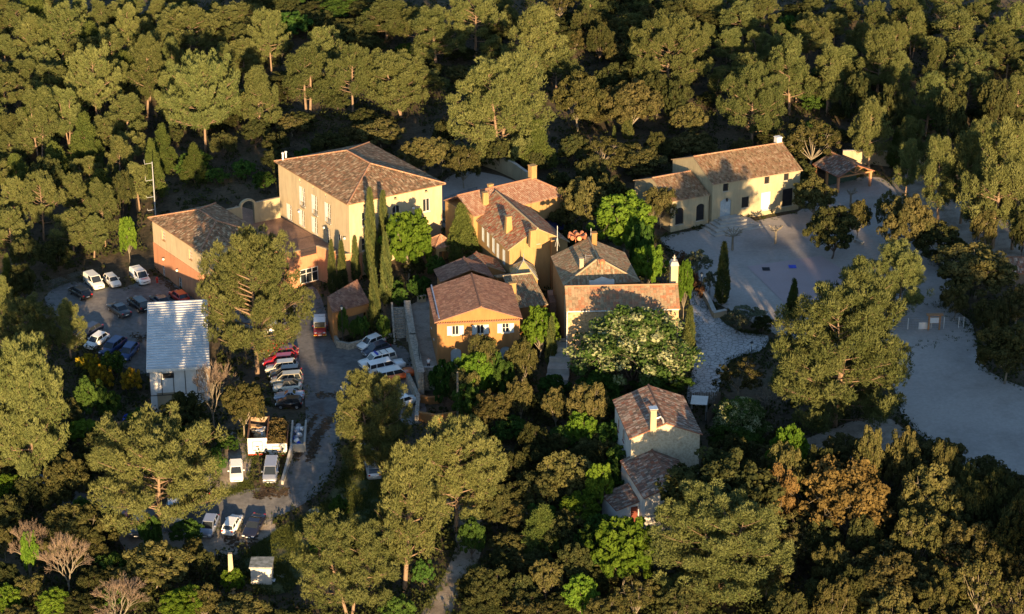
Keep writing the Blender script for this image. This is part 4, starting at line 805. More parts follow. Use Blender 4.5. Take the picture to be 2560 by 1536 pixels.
g.obox(b.pt('f', 0, 3.2, .003), (b.LX, 0, 0), (0, -.06, 0), (0, 0, .1)); g.build('panel_joints', M['iron'], b.root); b.fit()
# ------------------------------------------------------------------ tiled tool shelter in the garden, timber shelter on the plaza, transformer hut, far roof
pav = Bld('garden_pavilion', 'small ochre pavilion with a pinkish-brown tiled roof among the cypresses', 'pavilion', (831, 781.3), (817.8, 741.9), (923, 757), 4.3, .2, .2, eq=0)
b = pav; zl = 4.3
q = [b.loc(P(831, 781.3, 4.5)), b.loc(P(924, 757, 4.5)), b.loc(P(893, 698.5, 6.4)), b.loc(P(817.8, 741.9, 5.2))]; b.slopes([q], M['t_plum'])
g = MB()
for i in range(4):
    p, r = Vector(q[i])*1, Vector(q[(i+1) % 4])*1; 
    if i == 0:
        for s0, s1, h0 in ((0, .12, -2), (.88, 1, -2)): a_, c_ = p.lerp(r, s0), p.lerp(r, s1); g.poly([(a_.x, a_.y, h0), (c_.x, c_.y, h0), (c_.x, c_.y, c_.z-.2), (a_.x, a_.y, a_.z-.2)])
        a_, c_ = p.lerp(r, .12), p.lerp(r, .88); g.poly([(a_.x, a_.y, a_.z-1.3), (c_.x, c_.y, c_.z-1.3), (c_.x, c_.y, c_.z-.2), (a_.x, a_.y, a_.z-.2)])
    else: g.poly([(p.x, p.y, -2), (r.x, r.y, -2), (r.x, r.y, r.z-.2), (p.x, p.y, p.z-.2)])
g.build('wall', M['ochre'], b.root)
g = MB(); a_, c_ = Vector(q[0]).lerp(Vector(q[1]), .12), Vector(q[0]).lerp(Vector(q[1]), .88); o = Vector((0, .5, 0)); g.poly([a_+o-Vector((0, 0, 6)), c_+o-Vector((0, 0, 6)), c_+o-Vector((0, 0, 1.2)), a_+o-Vector((0, 0, 1.2))]); g.build('louvre_screen', M['dwood'], b.root)
she = Bld('timber_shelter', 'open timber shelter with an exposed truss and tiled roof by the plaza', 'shelter', (2095, 443), (2035, 410), (2183, 425), 7.9, 5.2, .3)
b = she; b.gable(1.5, M['t_grey'], M['dark'], 'y', .5, ends=(.5, .3), gm=False)
for x, y in ((0.1, .1), (b.LX-.1, .1), (0.1, b.LY-.1), (b.LX-.1, b.LY-.1), (.1, b.LY/2)): g = MB(); g.box((x, y, b.h/2-.5), (.35, .35, b.h+.8)); g.build('post', M['salmon'] if y < 1 else M['wood'], b.root)
g = MB(); xm = b.LX/2; g.box((xm, -.05, b.h-.2), (b.LX+.4, .22, .25)); g.box((xm, -.05, b.h+.45), (.22, .22, 1.3))
for sg in (-1, 1): g.tube([(xm+sg*(b.LX/2+.2), -.05, b.h-.1), (xm, -.05, b.h+1.35)], .13, 4); g.tube([(xm, -.05, b.h), (xm+sg*b.LX*.22, -.05, b.h+.75)], .1, 4)
g.build('roof_truss', M['wood'], b.root); g = MB(); g.box((xm, b.LY*.55, .6), (b.LX*.9, .15, 3.2)); g.build('back_panel', mat('dark_green_boards', [(.03, .06, .05), (.05, .09, .07)], 3, .7), b.root)
far = Bld('far_pavilion', 'tiled roof half hidden behind the oaks at the right edge', 'building', (2522, 684), (2508, 655), (2640, 676), 7.4, 5.4, .3); b = far; b.walls(M['dwood'], -2); b.gable(1.6, M['t_grey'], M['dwood'], 'x', .5, capm=M['t_grey'])  # dark tile and timber tones stand in for the shade over this building
por = Bld('porch', 'small arched porch with a red tiled roof beside the conifer', 'porch', (1088, 622), (1063, 603), (1140, 612), 7.2, 3.4, .3); b = por
for x, y in ((.2, .2), (b.LX-.2, .2), (.2, b.LY-.2), (b.LX-.2, b.LY-.2)): g = MB(); g.box((x, y, b.h/2-1), (.5, .5, b.h+2)); g.build('pillar', M['yellow'], b.root)
g = MB(); g.box((b.LX/2, b.LY/2, b.h-.4), (b.LX, b.LY, .7)); g.build('lintel', M['yellow'], b.root); b.hip(1.3, M['t_pink'])
lod = Bld('low_lodge', 'low red-tiled lodge roof between the conifer and the core house', 'building', (1170, 690), (1160, 655), (1262, 676), 7.2, 3.2, .25); b = lod; b.walls(M['ochre'], -2); b.gable(1.4, M['t_red'], M['ochre'], 'y', .45)
# ------------------------------------------------------------------ vehicles
CARS = {}
PM = {}
def pm(c, metal=0.0):
    k = (c, metal)
    if k not in PM: PM[k] = paint('car_paint', c, metal)
    return PM[k]
M['lens'] = mat('headlight_lens', [(.55, .56, .58), (.7, .7, .72)], 6, .15, spec=.7); M['tail'] = mat('tail_light', [(.35, .01, .01), (.5, .02, .02)], 6, .2, spec=.6); M['amber'] = mat('amber_marker', [(.7, .45, .05)], 6, .4)
M['plate'] = mat('number_plate', [(.66, .66, .62), (.75, .75, .7)], 6, .4); M['chrome'] = mat('grille', [(.05, .05, .055), (.1, .1, .1)], 6, .3); M['chev'] = mat('red_chevron', [(.6, .05, .04), (.7, .07, .05)], 6, .4)
def carmesh(key, L, Wd, H, hood, ws, tail, rw, belt=.92, zc=None, zh=.74, roofin=.20, panel=None, notch=None, wheel=.31, boxy=.0, clear=.22, bed=None):
    """hood: nose to windscreen foot; ws: screen run; tail: roof end to rear; rw: rear-window run; notch: height of a boot lid"""
    x0, x1 = L/2, -L/2; h = Wd/2; zc = zc or belt; cow = x0-hood; tr = x1+tail
    S = [(x0, clear+.1, zh-.16, .80), (x0-.10, clear, zh-.03, .92), (x0-.34, clear, zh+.02, .985), (cow+.1, clear, zc-.03, 1), (cow-.5, clear, belt, 1), (0, clear, belt+.01, 1), (tr, clear, belt+.03, .995), (x1+.22, clear, (notch or belt+.02), .975), (x1+.05, clear+.02, (notch or belt)-.06, .93), (x1, clear+.1, (notch or belt)-.22, .86)]
    b = MB(); rings = []
    for x, z0, z1, k in S:
        w = h*k; q = [(w*.88, z0), (w*.985, z0+.10), (w, z0+(z1-z0)*.55), (w*.965, z1-.05), (w*.86, z1)]; q = q+[(-y, z) for y, z in q[::-1]]; i0 = len(b.v); b.v += [(x, y, z) for y, z in q]; rings.append(i0)
    n = 10
    for a, c in zip(rings[:-1], rings[1:]):
        for j in range(n-1): b.f.append([a+j, a+j+1, c+j+1, c+j]); b.m.append(0)
        b.f.append([a+n-1, a, c, c+n-1]); b.m.append(0)
    b.f.append([rings[0]+j for j in range(n)]); b.m.append(0); b.f.append([rings[-1]+j for j in range(n)][::-1]); b.m.append(0)
    hb, hr = h*.90, h-roofin; A, Bx = cow, tr if not notch else tr; r0, r1 = cow-ws, tr+rw if not notch else tr+rw; zb = belt-.02; T = H-.05
    body = b.mesh(key+'_body', [M['rim']], True)
    lo = [(A, -hb*.93, zc-.03), (A, hb*.93, zc-.03), (Bx, hb*.96, zb), (Bx, -hb*.96, zb)]; hi = [(r0, -hr*.95, T), (r0, hr*.95, T), (r1, hr*.96, T), (r1, -hr*.96, T)]
    g = MB(); q = list(zip(lo, lo[1:]+lo[:1], hi[1:]+hi[:1], hi))
    for e in q: g.poly(e)
    g.poly(hi); glass = g.mesh(key+'_windows', [M['glass']])
    r = MB(); m = MB(); r.box(((r0+r1)/2, 0, H-.035), (r0-r1+.12, hr*2+.05, .05), 0, .94, .9)
    for k in range(4): r.tube([Vector(lo[k])+Vector((0, 0, -.03)), Vector(hi[k])], .055, 4)
    for s in (-1, 1):
        for f in ((.52,) if L < 4.25 else (.38, .70)):
            p, t = Vector((A+(Bx-A)*(f+.05), s*hb*.96, zb)), Vector((r0+(r1-r0)*f, s*hr*.96, T)); r.tube([p, t], .05, 4)
    if panel:                                       # closed van sides from the fraction panel to the tail
        for s in (-1, 1):
            p0, p1 = Vector((A+(Bx-A)*panel, s*(hb*.96+.012), zb)), Vector((Bx, s*(hb*.96+.012), zb)); t0, t1 = Vector((r0+(r1-r0)*panel, s*(hr*.96+.012), T)), Vector((r1, s*(hr*.96+.012), T)); r.poly([p0, p1, t1, t0])
        p = [Vector(v)+Vector((-.012, 0, 0)) for v in (lo[2], lo[3], hi[3], hi[2])]; r.poly(p)
    roof = r.mesh(key+'_roof', [M['rim']], False)
    wm = MB(); wm.lathe((0, 0, 0), [(wheel*.6, -.1), (wheel, -.09), (wheel, .09), (wheel*.6, .1)], 16, 'y'); rm = MB(); rm.lathe((0, 0, 0), [(wheel*.64, -.112), (wheel*.64, .112)], 12, 'y')
    def bx(name, c, d, mt): k = MB(); k.box(c, d); return k.mesh(name, [mt])
    zl = zh-.13; zt = (notch or belt)-.12; P_ = [('body', body, None, 1), ('windows', glass, None, 0), ('roof', roof, None, 1)]
    fx = x0-.12; 
    for s in (-1, 1): P_.append(('headlight', bx('headlight', (x0-.10, s*h*.66, zl), (.22, .32, .15), M['lens']), None, 0)); P_.append(('tail_light', bx('tail_light', (x1+.09, s*h*.74, zt), (.16, .24, .2), M['tail']), None, 0)); P_.append(('wing_mirror', bx('wing_mirror', (cow-.45, s*(h+.08), belt+.08), (.14, .2, .14), M['rim']), None, 1))
    P_.append(('number_plate', bx('number_plate', (x0+.005, 0, clear+.2), (.03, .5, .12), M['plate']), None, 0)); P_.append(('number_plate', bx('number_plate', (x1-.005, 0, clear+.36), (.03, .5, .12), M['plate']), None, 0))
    P_.append(('grille', bx('grille', (x0-.005, 0, zl-.10), (.03, h*.9, .14), M['chrome']), None, 0))
    w_ = wm.mesh('tyre', [M['rubber']], False); ri = rm.mesh('wheel_rim', [M['rim']])
    for x in (x0-hood*.78 if hood > .9 else x0-.72, x1+tail*.3+.62):
        for s in (-1, 1): P_.append(('wheel', w_, (x, s*(h-.085), wheel), 0, ri))
    CARS[key] = (P_, L, Wd, H, dict(cow=cow, tr=tr, r0=r0, r1=r1, hr=hr, hb=hb, belt=belt, x0=x0, x1=x1, h=h))
carmesh('hatch', 4.0, 1.72, 1.47, .98, .72, .28, .42); carmesh('small', 3.75, 1.62, 1.40, .95, .55, .18, .35, zh=.72); carmesh('sedan', 4.55, 1.78, 1.42, 1.15, .75, 1.0, .62, notch=.96)
carmesh('wagon', 4.6, 1.78, 1.46, 1.15, .75, .22, .45); carmesh('mpv', 4.35, 1.80, 1.68, .85, .85, .16, .22, belt=1.0, zh=.84); carmesh('suv', 4.45, 1.84, 1.66, 1.05, .65, .22, .35, belt=1.02, zh=.92, wheel=.36, clear=.3)
carmesh('van', 4.2, 1.76, 1.80, .88, .72, .06, .06, belt=1.05, zh=.86, roofin=.13, panel=.42); carmesh('pickup', 5.2, 1.86, 1.78, 1.35, .65, .14, .10, belt=1.12, zh=1.02, wheel=.39, clear=.38, roofin=.16)
carmesh('coupe', 4.35, 1.78, 1.32, 1.3, .8, .7, .9, notch=.92, zh=.68); carmesh('roadster', 3.95, 1.70, 1.24, 1.35, .55, 1.05, .45, notch=.88, belt=.86, zh=.66)
carmesh('city', 3.5, 1.6, 1.48, .75, .75, .12, .3, zh=.76); carmesh('landrover', 4.6, 1.79, 2.03, 1.25, .22, 1.5, .05, belt=1.22, zh=1.10, zc=1.22, roofin=.07, wheel=.40, clear=.42, notch=1.3); carmesh('bubble', 3.83, 1.48, 1.60, 1.25, .40, .35, .85, belt=.92, zh=.82, wheel=.34, roofin=.26)
VEH = []
def car(u, v, du, dv, kind, c, label, metal=0.0, roofc=None, cat='car', name='parked_car'):
    p = G(u, v); q = G(u+du, v+dv); P_, L, Wd, H, D = CARS[kind]; root = empty(name, (p.x, p.y, p.z+.07), atan2(q.y-p.y, q.x-p.x), label, cat, 'cars parked around the houses')
    # tilt with the slope
    e = Vector((q.x-p.x, q.y-p.y, 0)).normalized()*1.5; a, b2 = ht(p.x+e.x, p.y+e.y), ht(p.x-e.x, p.y-e.y); root.rotation_euler = (0, -atan2(a-b2, 3.0), root.rotation_euler.z)
    for it in P_:
        o = bpy.data.objects.new(it[0], it[1]); link(o, root)
        if it[2]:
            o.location = it[2]; r = bpy.data.objects.new('wheel_rim', it[4]); link(r, o)
        elif it[3]:
            o.material_slots[0].link = 'OBJECT'; o.material_slots[0].material = pm(roofc if it[0] == 'roof' and roofc else c, metal)
    VEH.append(root); root['_d'] = 0; del root['_d']; return root, D, L, Wd, H
Wh, Bk, Dg, Nv, Bl, Sv, Rd, Gy = (.72, .72, .70), (.012, .012, .014), (.05, .052, .058), (.012, .02, .07), (.02, .05, .22), (.40, .42, .46), (.42, .02, .015), (.14, .145, .155)
X = 'cars'
r, D, L, w, H = car(236, 716, 92, 76, 'van', (.72, .70, .62), 'cream-white panel van in front of the crowd barriers', cat='van', name='parked_van')
car(281, 712, 80, 75, 'small', (.68, .66, .60), 'small white saloon hatchback between the two white vans')
r, D, L, w, H = car(351, 704, 90, 78, 'van', Wh, 'white van with red chevrons on its bonnet and a roof rack', cat='van', name='parked_van'); ch = MB()
for k in range(3):
    for s in (-1, 1): ch.obox((D['cow']+.58-k*.2, 0, .955-k*-.0), (-.26, s*.55, .03), (-.07, 0, .0), (0, 0, .03))
ch.build('red_chevrons', M['chev'], r); k = MB()
for x in (D['r0']-.2, D['r1']+.9, D['r1']+.3): k.box((x, 0, H+.06), (.06, 1.3, .05))
k.build('roof_rack', M['steel'], r)
car(201, 741, -90, -58, 'wagon', Bk, 'black estate car reversed in the shade beside the crowd barriers')
car(298, 784, -90, -56, 'sedan', Dg, 'dark grey saloon in the row below the annex, farthest from its wall'); car(347, 771, -85, -62, 'suv', Bk, 'black off-roader between the dark grey and navy saloons'); car(403, 764, -82, -60, 'sedan', (.02, .025, .05), 'navy saloon parked next to the red hatchback'); car(448, 751, -76, -58, 'hatch', (.40, .02, .012), 'red hatchback beside the salmon annex wall')
car(226, 838, -88, 52, 'hatch', (.02, .022, .04), 'dark hatchback half hidden by the pine, above the white hatchback'); car(244, 862, -90, 62, 'hatch', Wh, 'white hatchback at the hedge below the dark hatchback'); car(284, 876, -90, 66, 'wagon', (.012, .03, .11), 'blue estate car between the white hatchback and workshop bushes'); car(323, 889, -70, 78, 'hatch', (.02, .05, .16), 'bright blue hatchback nearest the metal workshop')
car(672, 834, -100, 22, 'hatch', Wh, 'white hatchback under the big pine in the driveway'); car(686, 879, -100, 14, 'hatch', (.48, .015, .02), 'bright red hatchback below the white car under the pine'); car(712, 893, -100, 10, 'hatch', (.20, .012, .015), 'dark red hatchback behind the red estate'); car(702, 912, -100, 12, 'wagon', (.44, .015, .02), 'red estate car with dark roof rails beside the pine trunk')
car(707, 931, -100, 14, 'suv', (.55, .53, .46), 'pale silver estate with a white roof between red and black cars', .2); car(716, 946, -100, 13, 'mpv', Bk, 'black people carrier next to the beige one'); car(719, 961, -100, 13, 'mpv', (.46, .42, .32), 'beige people carrier next to the cream classic car', .2)
r, D, L, w, H = car(720, 978, -100, 12, 'bubble', (.62, .58, .48), 'cream classic bubble car with a dark fabric roof', roofc=(.06, .055, .05)); car(724, 999, -100, 10, 'roadster', (.34, .38, .46), 'silver-blue roadster coupe next to the cream classic', .4); car(724, 1019, -100, 6, 'city', (.015, .013, .013), 'black city car with rusty flanks at the end of the row', roofc=Bk)
car(929, 867, -100, 36, 'hatch', Wh, 'white hatchback nearest the garden bed'); car(942, 884, -100, 30, 'hatch', (.03, .035, .06), 'dark blue hatchback behind the white pickup')
r, D, L, w, H = car(945, 914, -100, 22, 'pickup', Wh, 'white pickup with a blue light bar and hardtop', cat='pickup', name='parked_pickup'); k = MB(); k.box((D['r0']-.5, 0, H+.09), (.25, 1.2, .14)); k.build('light_bar', M['bluec'], r); k = MB(); k.box((D['r0']-1.1, 0, H+.06), (.06, 1.4, .05)); k.box((D['r0']-2.0, 0, H+.06), (.06, 1.4, .05)); k.build('roof_rack', M['iron'], r)
car(966, 929, 100, -28, 'pickup', (.70, .71, .72), 'white hardtop pickup nose-in behind the orange one', cat='pickup', name='parked_pickup'); car(990, 950, 100, -26, 'pickup', (.60, .13, .04), 'orange pickup with a white hardtop roof', roofc=(.6, .6, .58), cat='pickup', name='parked_pickup'); car(1012, 1014, 100, -34, 'hatch', Wh, 'white hatchback behind the pine at the retaining wall')
car(591, 1188, 4, 100, 'hatch', (.74, .73, .70), 'white hatchback facing the camera beside the skips'); car(678, 1188, -16, 100, 'mpv', (.36, .38, .43), 'silver people carrier facing the camera below the skips', .5)
car(513, 1226, 8, -100, 'mpv', (.20, .20, .21), 'grey car with red tail lights half under the umbrella pine', .3); car(932, 1180, -22, -100, 'wagon', (.45, .46, .48), 'silver estate with a red tail light on the grass bank', .4); car(914, 1140, -60, -70, 'hatch', (.25, .3, .4), 'blue-grey car hidden under the pine on the bank', .3)
car(347, 1325, -24, 100, 'suv', (.13, .14, .16), 'slate-grey crossover parked by the umbrella pine trunk', .3); car(524, 1326, -46, 96, 'hatch', (.30, .33, .40), 'silver-blue hatchback at the left of three by the verge', .4); car(582, 1322, 50, -92, 'small', Wh, 'old white hatchback with grey bumpers between silver and black cars'); car(636, 1326, -56, 92, 'coupe', (.012, .014, .03), 'black coupe at the grass verge')
car(438, 1296, 10, 100, 'mpv', (.42, .44, .46), 'pale silver car roof just behind the umbrella pine trunk', .3); car(309, 1304, 20, -100, 'hatch', (.10, .012, .012), 'dark maroon hatchback in deep shade by the oaks'); car(121, 1218, -90, -40, 'wagon', (.36, .40, .46), 'silver estate behind the leaning pine trunk', .4)
# fire service off-roader
r, D, L, w, H = car(800, 832, 2, 100, 'landrover', (.36, .02, .015), 'red fire service off-roader with white roof and amber markers', roofc=(.62, .62, .6), cat='fire vehicle', name='fire_vehicle'); k = MB(); k.box((-1.55, 0, 1.52), (1.5, 1.6, .5)); k.build('rear_body', pm((.5, .5, .5)), r); k = MB()
for s in (-.8, -.5, .5, .8): k.box((D['x0']+.03, s, .62), (.05, .2, .12))
k.box((D['cow']+.06, 0, 1.26), (.06, 1.4, .05)); k.build('amber_markers', M['amber'], r); k = MB(); k.tube([(-1.2, .3, 1.8), (-1.2, .3, 2.0)], .3, 10); k.build('hose_reel', M['white'], r)
# ------------------------------------------------------------------ terrace with retaining walls, stairs, person
zt = 3.0
ter = [P(*q, zt) for q in ((1013, 770), (1049, 927), (1150, 927), (1310, 905), (1310, 760), (1060, 745))]
o_ = ter[0].copy(); tr_ = empty('terrace', o_, 0, 'raised stone terrace along the left side of the ochre house', 'terrace'); OPEN.append([(p.x, p.y) for p in ter])
g = MB(); q = [p-o_ for p in ter]
for i in range(6): a, c = q[i], q[(i+1) % 6]; g.poly([a-Vector((0, 0, 5)), c-Vector((0, 0, 5)), c-Vector((0, 0, .05)), a-Vector((0, 0, .05))])
g.build('retaining_wall', M['stoned'], tr_); g = MB(); g.poly(q); g.build('paved_floor', mat('terrace_paving', [(.16, .13, .10), (.26, .21, .17), (.30, .26, .22)], .6, .9, .01, 12, co='World', fine=.2, fscale=4), tr_)
wallrun('retaining_parapet', [P(1018, 765, zt), P(1031, 850, zt), P(1053, 945, zt)], .75, .75, 'stoned', 'long dry-stone parapet wall between the car park and the terrace', cap='stoned', depth=5)
wallrun('terrace_parapet', [P(1058, 926, zt), P(1140, 926, zt)], .45, .4, 'stoned', 'low coping wall at the front edge of the terrace behind the person', cap='concrete', depth=.3)
rp = [P(1046, 880, zt+.8), P(1050, 905, zt+.8)]; railing('hand_rail', rp, 1.0, 'short black iron rail on the terrace parapet near the person', 'railing')
wallrun('flower_planter', [P(1046, 755, zt), P(1062, 752, zt)], 1.0, .9, 'sand', 'pale masonry planter at the head of the terrace', cap='concrete', depth=.2)
st = empty('garden_stairs', P(1003, 868, 0), 0, 'narrow stone staircase climbing beside the dry-stone parapet', 'stairs'); a, c = P(1003, 866, .2), P(996, 768, zt); d = c-a; n = 16; e = Vector((d.x, d.y, 0)).normalized(); s_ = Vector((-e.y, e.x, 0)); g = MB()
for k in range(n): p = a+d*(k/n)-st.location; g.obox(p-s_*.75-Vector((0, 0, 2.5)), e*(Vector((d.x, d.y, 0)).length/n+.02), s_*1.5, Vector((0, 0, 2.5+d.z/n)))
g.build('steps', M['stoned'], st)
for sg in (-1.05, .78):
    g = MB(); g.obox(a-st.location+s_*sg-Vector((0, 0, 2)), Vector((d.x, d.y, d.z)), s_*.27, Vector((0, 0, 2.75))); g.build('side_wall', M['stoned'], st)
wallrun('bed_wall', [P(838, 852, .1), P(846, 866, .1), P(872, 872, .1), P(930, 858, .2), P(982, 848, .3)], .8, .45, 'stoned', 'low curved stone wall edging the garden bed by the white hatchback', cap=None, depth=1)
for (pts, h, lab, m) in ((((1038, 1004), (1075, 1010), (1098, 1008)), 1.0, 'low ochre wall end catching the sun above the white hatchback', 'ochre'), (((1045, 1052), (1090, 1060), (1182, 1046)), 1.3, 'ochre boundary wall beside the power pole', 'ochre')):
    wallrun('boundary_wall', [G(*q) for q in pts], h, .45, m, lab, cap=None)
wallrun('stone_wall', [G(1020, 955), G(1046, 1010), G(1042, 1062)], 1.3, .5, 'stoned', 'dry-stone wall at the lower end of the car park by the pine', cap=None)
# person on the terrace
pp = P(1071.5, 924.5, zt); pr = empty('person', (pp.x, pp.y, zt), R(8), 'person in white T-shirt and black trousers, hands raised to the eyes', 'person')
SK = {}; 
def body(name, J, E, m, sub=2, root=0):
    me = bpy.data.meshes.new(name); me.from_pydata([j[:3] for j in J], E, []); o = bpy.data.objects.new(name, me); link(o, pr); sk = o.modifiers.new('skin', 'SKIN'); sk.use_smooth_shade = True
    if not me.skin_vertices: bpy.context.view_layer.objects.active = o; bm = bmesh.new(); bm.from_mesh(me); bm.verts.layers.skin.verify(); bm.to_mesh(me); bm.free()
    for i, j in enumerate(J): me.skin_vertices[0].data[i].radius = (j[3], j[4] if len(j) > 4 else j[3]); me.skin_vertices[0].data[i].use_root = i == root
    sb = o.modifiers.new('sub', 'SUBSURF'); sb.levels = sb.render_levels = sub; me.materials.append(m); return o
J = [(0, 0, .95, .14, .1), (0, 0, 1.15, .13, .09), (0, .01, 1.36, .16, .1), (0, .01, 1.47, .06, .06), (0, -.01, 1.56, .065, .07), (0, -.03, 1.66, .085, .10), (0, -.02, 1.74, .06, .07),
 (.10, 0, .88, .085), (.11, -.02, .50, .055), (.12, .01, .09, .038), (.12, -.12, .04, .035), (-.10, 0, .88, .085), (-.11, .0, .50, .055), (-.13, .02, .09, .038), (-.13, -.11, .04, .035),
 (.19, .01, 1.42, .05), (.36, -.10, 1.42, .042), (.17, -.22, 1.58, .03), (.09, -.24, 1.62, .028), (-.19, .01, 1.42, .05), (-.36, -.10, 1.40, .042), (-.17, -.22, 1.57, .03), (-.09, -.24, 1.62, .028)]
E_ = [(0, 1), (1, 2), (2, 3), (3, 4), (4, 5), (5, 6), (0, 7), (7, 8), (8, 9), (9, 10), (0, 11), (11, 12), (12, 13), (13, 14), (2, 15), (15, 16), (16, 17), (17, 18), (2, 19), (19, 20), (20, 21), (21, 22)]
for s in (1, -1):                                    # five fingers at each raised hand
    w_ = 18 if s > 0 else 22
    for k in range(4): i = len(J); J.append((s*(.075-.012*k), -.245-.012*k, 1.645+.012*(k % 2), .009)); J.append((s*(.03-.004*k), -.24-.012*k, 1.665+.01*(k % 2), .008)); E_ += [(w_, i), (i, i+1)]
    i = len(J); J.append((s*.08, -.20, 1.60, .010)); J.append((s*.05, -.18, 1.585, .009)); E_ += [(w_, i), (i, i+1)]
body('body', J, E_, M['skin'])
body('t_shirt', [(0, 0, .98, .165, .125), (0, 0, 1.15, .155, .115), (0, .01, 1.36, .18, .125), (0, .01, 1.45, .10, .085), (.2, .01, 1.42, .075), (.29, -.06, 1.42, .068), (-.2, .01, 1.42, .075), (-.29, -.06, 1.41, .068)], [(0, 1), (1, 2), (2, 3), (2, 4), (4, 5), (2, 6), (6, 7)], M['whitec'])
body('trousers', [(0, 0, .97, .16, .12), (.10, 0, .86, .105), (.11, -.02, .50, .075), (.12, .01, .09, .06), (-.10, 0, .86, .105), (-.11, .0, .50, .075), (-.13, .02, .09, .06)], [(0, 1), (1, 2), (2, 3), (0, 4), (4, 5), (5, 6)], M['blackc'])
body('hair', [(0, .02, 1.67, .085, .085), (0, 0, 1.74, .085, .09), (0, -.06, 1.755, .05, .05)], [(0, 1), (1, 2)], M['dwood'])
# ------------------------------------------------------------------ skips, bays and rubbish
def px_box(name, pts, z0, z1, m, label, cat, taper=1.0):
    pass
def skip(c, rz, L, Wd, H, label, cat='skip'):
    r = empty('waste_skip', c, rz, label, cat, 'steel waste skips'); g = MB(); t = .08
    for s in (-1, 1): g.box((0, s*(Wd/2-t/2), H/2), (L, t, H))
    g.box((-L/2+t/2, 0, H/2), (t, Wd-2*t-.004, H)); g.box((0, 0, .08), (L-.01, Wd-.01, .1)); g.build('walls', M['rustside'], r)
    g = MB(); g.box((L/2-t/2+.02, 0, H/2), (t, Wd+.02, H)); f = g.build('tailgate', M['white'], r); g = MB()
    for y in (-Wd*.25, Wd*.25): g.box((L/2+.04, y, H*.55), (.05, .05, H*.5))
    for z in (.3*H, .55*H, .8*H): g.box((L/2+.045, 0, z), (.045, Wd*.5, .05))
    g.box((L/2+.07, 0, H*.52), (.06, .35, .12)); g.build('gate_frame', M['rust'], f); g = MB(); g.box((L/2+.055, 0, .12), (.04, Wd, .18)); g.build('red_sill', M['red'], f)
    g = MB()
    for s in (-1, 1): g.box((0, s*(Wd/2), H+.04), (L+.1, .12, .08))
    g.build('top_rails', M['rust'], r); return r
M['rustside'] = mat('skip_side', [(.10, .07, .05), (.26, .17, .11), (.30, .24, .18)], 1.2, .85, .005, 10)
c1, c1b = G(645, 1140), G(655, 1045); hd = atan2(c1.y-c1b.y, c1.x-c1b.x); Ls = 6.2; d1 = Vector((cos(hd), sin(hd), 0)); nn_ = Vector((-d1.y, d1.x, 0))
skA = skip(c1-d1*Ls/2+Vector((0, 0, .1)), hd, Ls, 2.4, 2.35, 'tall pale steel skip heaped with wood and cardboard'); c2_ = G(694, 1143); skB = skip(c2_-d1*Ls/2+Vector((0, 0, .1)), hd, Ls, 2.4, 1.75, 'lower skip with a red sill heaped with garden cuttings')
rd = random.Random(3)
for k in range(16):                                  # planks, boxes and bags in the tall skip
    g = MB(); s = [rd.uniform(.5, 1.1), rd.uniform(.4, .8), rd.uniform(.2, .5)] if k % 3 else [2.2, .3, .12]; g.box((0, 0, 0), s); nm, mt, lb = rd.choice([('cardboard_box', mat('cardboard', [(.34, .21, .11), (.42, .28, .16)], 3, .9), 'brown cardboard box thrown into the tall skip')]*3+[('plastic_bag', M['tarp'], 'pale plastic bag among the boxes in the tall skip')]) if k % 3 else ('wood_plank', M['sand'], 'pale wooden plank lying across the tall skip')
    o = g.build(nm, mt, None, bevel=.04); p = skA.location+d1*rd.uniform(-2.6, 1.4)+nn_*rd.uniform(-.75, .75); o.location = (p.x, p.y, p.z+1.55+.30*(k/16)); o.rotation_euler = (rd.uniform(-.25, .25), rd.uniform(-.25, .25), rd.uniform(0, 3)); tag(o, lb, nm.split('_')[-1], 'rubbish in the tall skip')
rng = np.random.default_rng(77); n = 260; cc = np.c_[rng.uniform(-2.8, 2.8, n), rng.uniform(-1.0, 1.0, n), rng.uniform(1.35, 1.75, n)+.35*rng.uniform(0, 1, n)]; cc[:, 2] += .5*(1-(cc[:, 1]/1.2)**2)*np.clip(.6-cc[:, 0]*.25, 0, 1)
V, T, ti = lumps(cc, np.full(n, .3), 16, .12); me = npmesh('garden_cuttings', V, T, tint=ti); me.materials.append(leaf('dry_cuttings', (.045, .04, .015), (.16, .11, .05), .1)); o = bpy.data.objects.new('garden_cuttings', me); link(o); o.location = skB.location; o.rotation_euler = (0, 0, hd); tag(o, 'heap of brown and green garden cuttings in the lower skip', 'cuttings', kind='stuff')
wa = [G(706, 1213), G(731, 1138)]; wallrun('concrete_wall', wa, 1.5, .3, 'concrete', 'low tapering concrete wall between silver car and driveway', cap=None, hs=[.7, 1.6])
bay = empty('storage_bay', G(745, 1130), hd, 'concrete storage bay holding blue and white bags', 'storage bay')
for y in (-.85, .85): g = MB(); g.box((-3.2, y, .6), (6.4, .22, 1.5)); g.build('side_wall', M['concrete'], bay)
g = MB(); g.box((.12, 0, .5), (.24, 1.48, 1.3)); g.build('end_wall', M['concrete'], bay); g = MB(); g.box((-3.2, 0, .3), (6.3, 1.46, .4)); g.build('bay_floor', M['concrete'], bay)
for k in range(13):
    g = MB(); s = rd.uniform(.28, .46); g.lathe((0, 0, 0), [(s*.5, -.2), (s, 0), (s*.9, .22), (s*.35, .4)], 8); o = g.build('rubbish_bag', M[('bluec', 'tarp', 'tarp', 'zinc')[k % 4]], None); p = bay.location+d1*(-.6-k*.42)+nn_*rd.uniform(-.35, .35); o.location = (p.x, p.y, p.z+.75+.25*(k % 2)); o.rotation_euler = (rd.uniform(-.5, .5), rd.uniform(-.5, .5), rd.uniform(0, 6)); tag(o, ('blue', 'white', 'white', 'grey')[k % 4]+' rubbish bag heaped in the concrete storage bay', 'bag', 'rubbish bags in the storage bay')
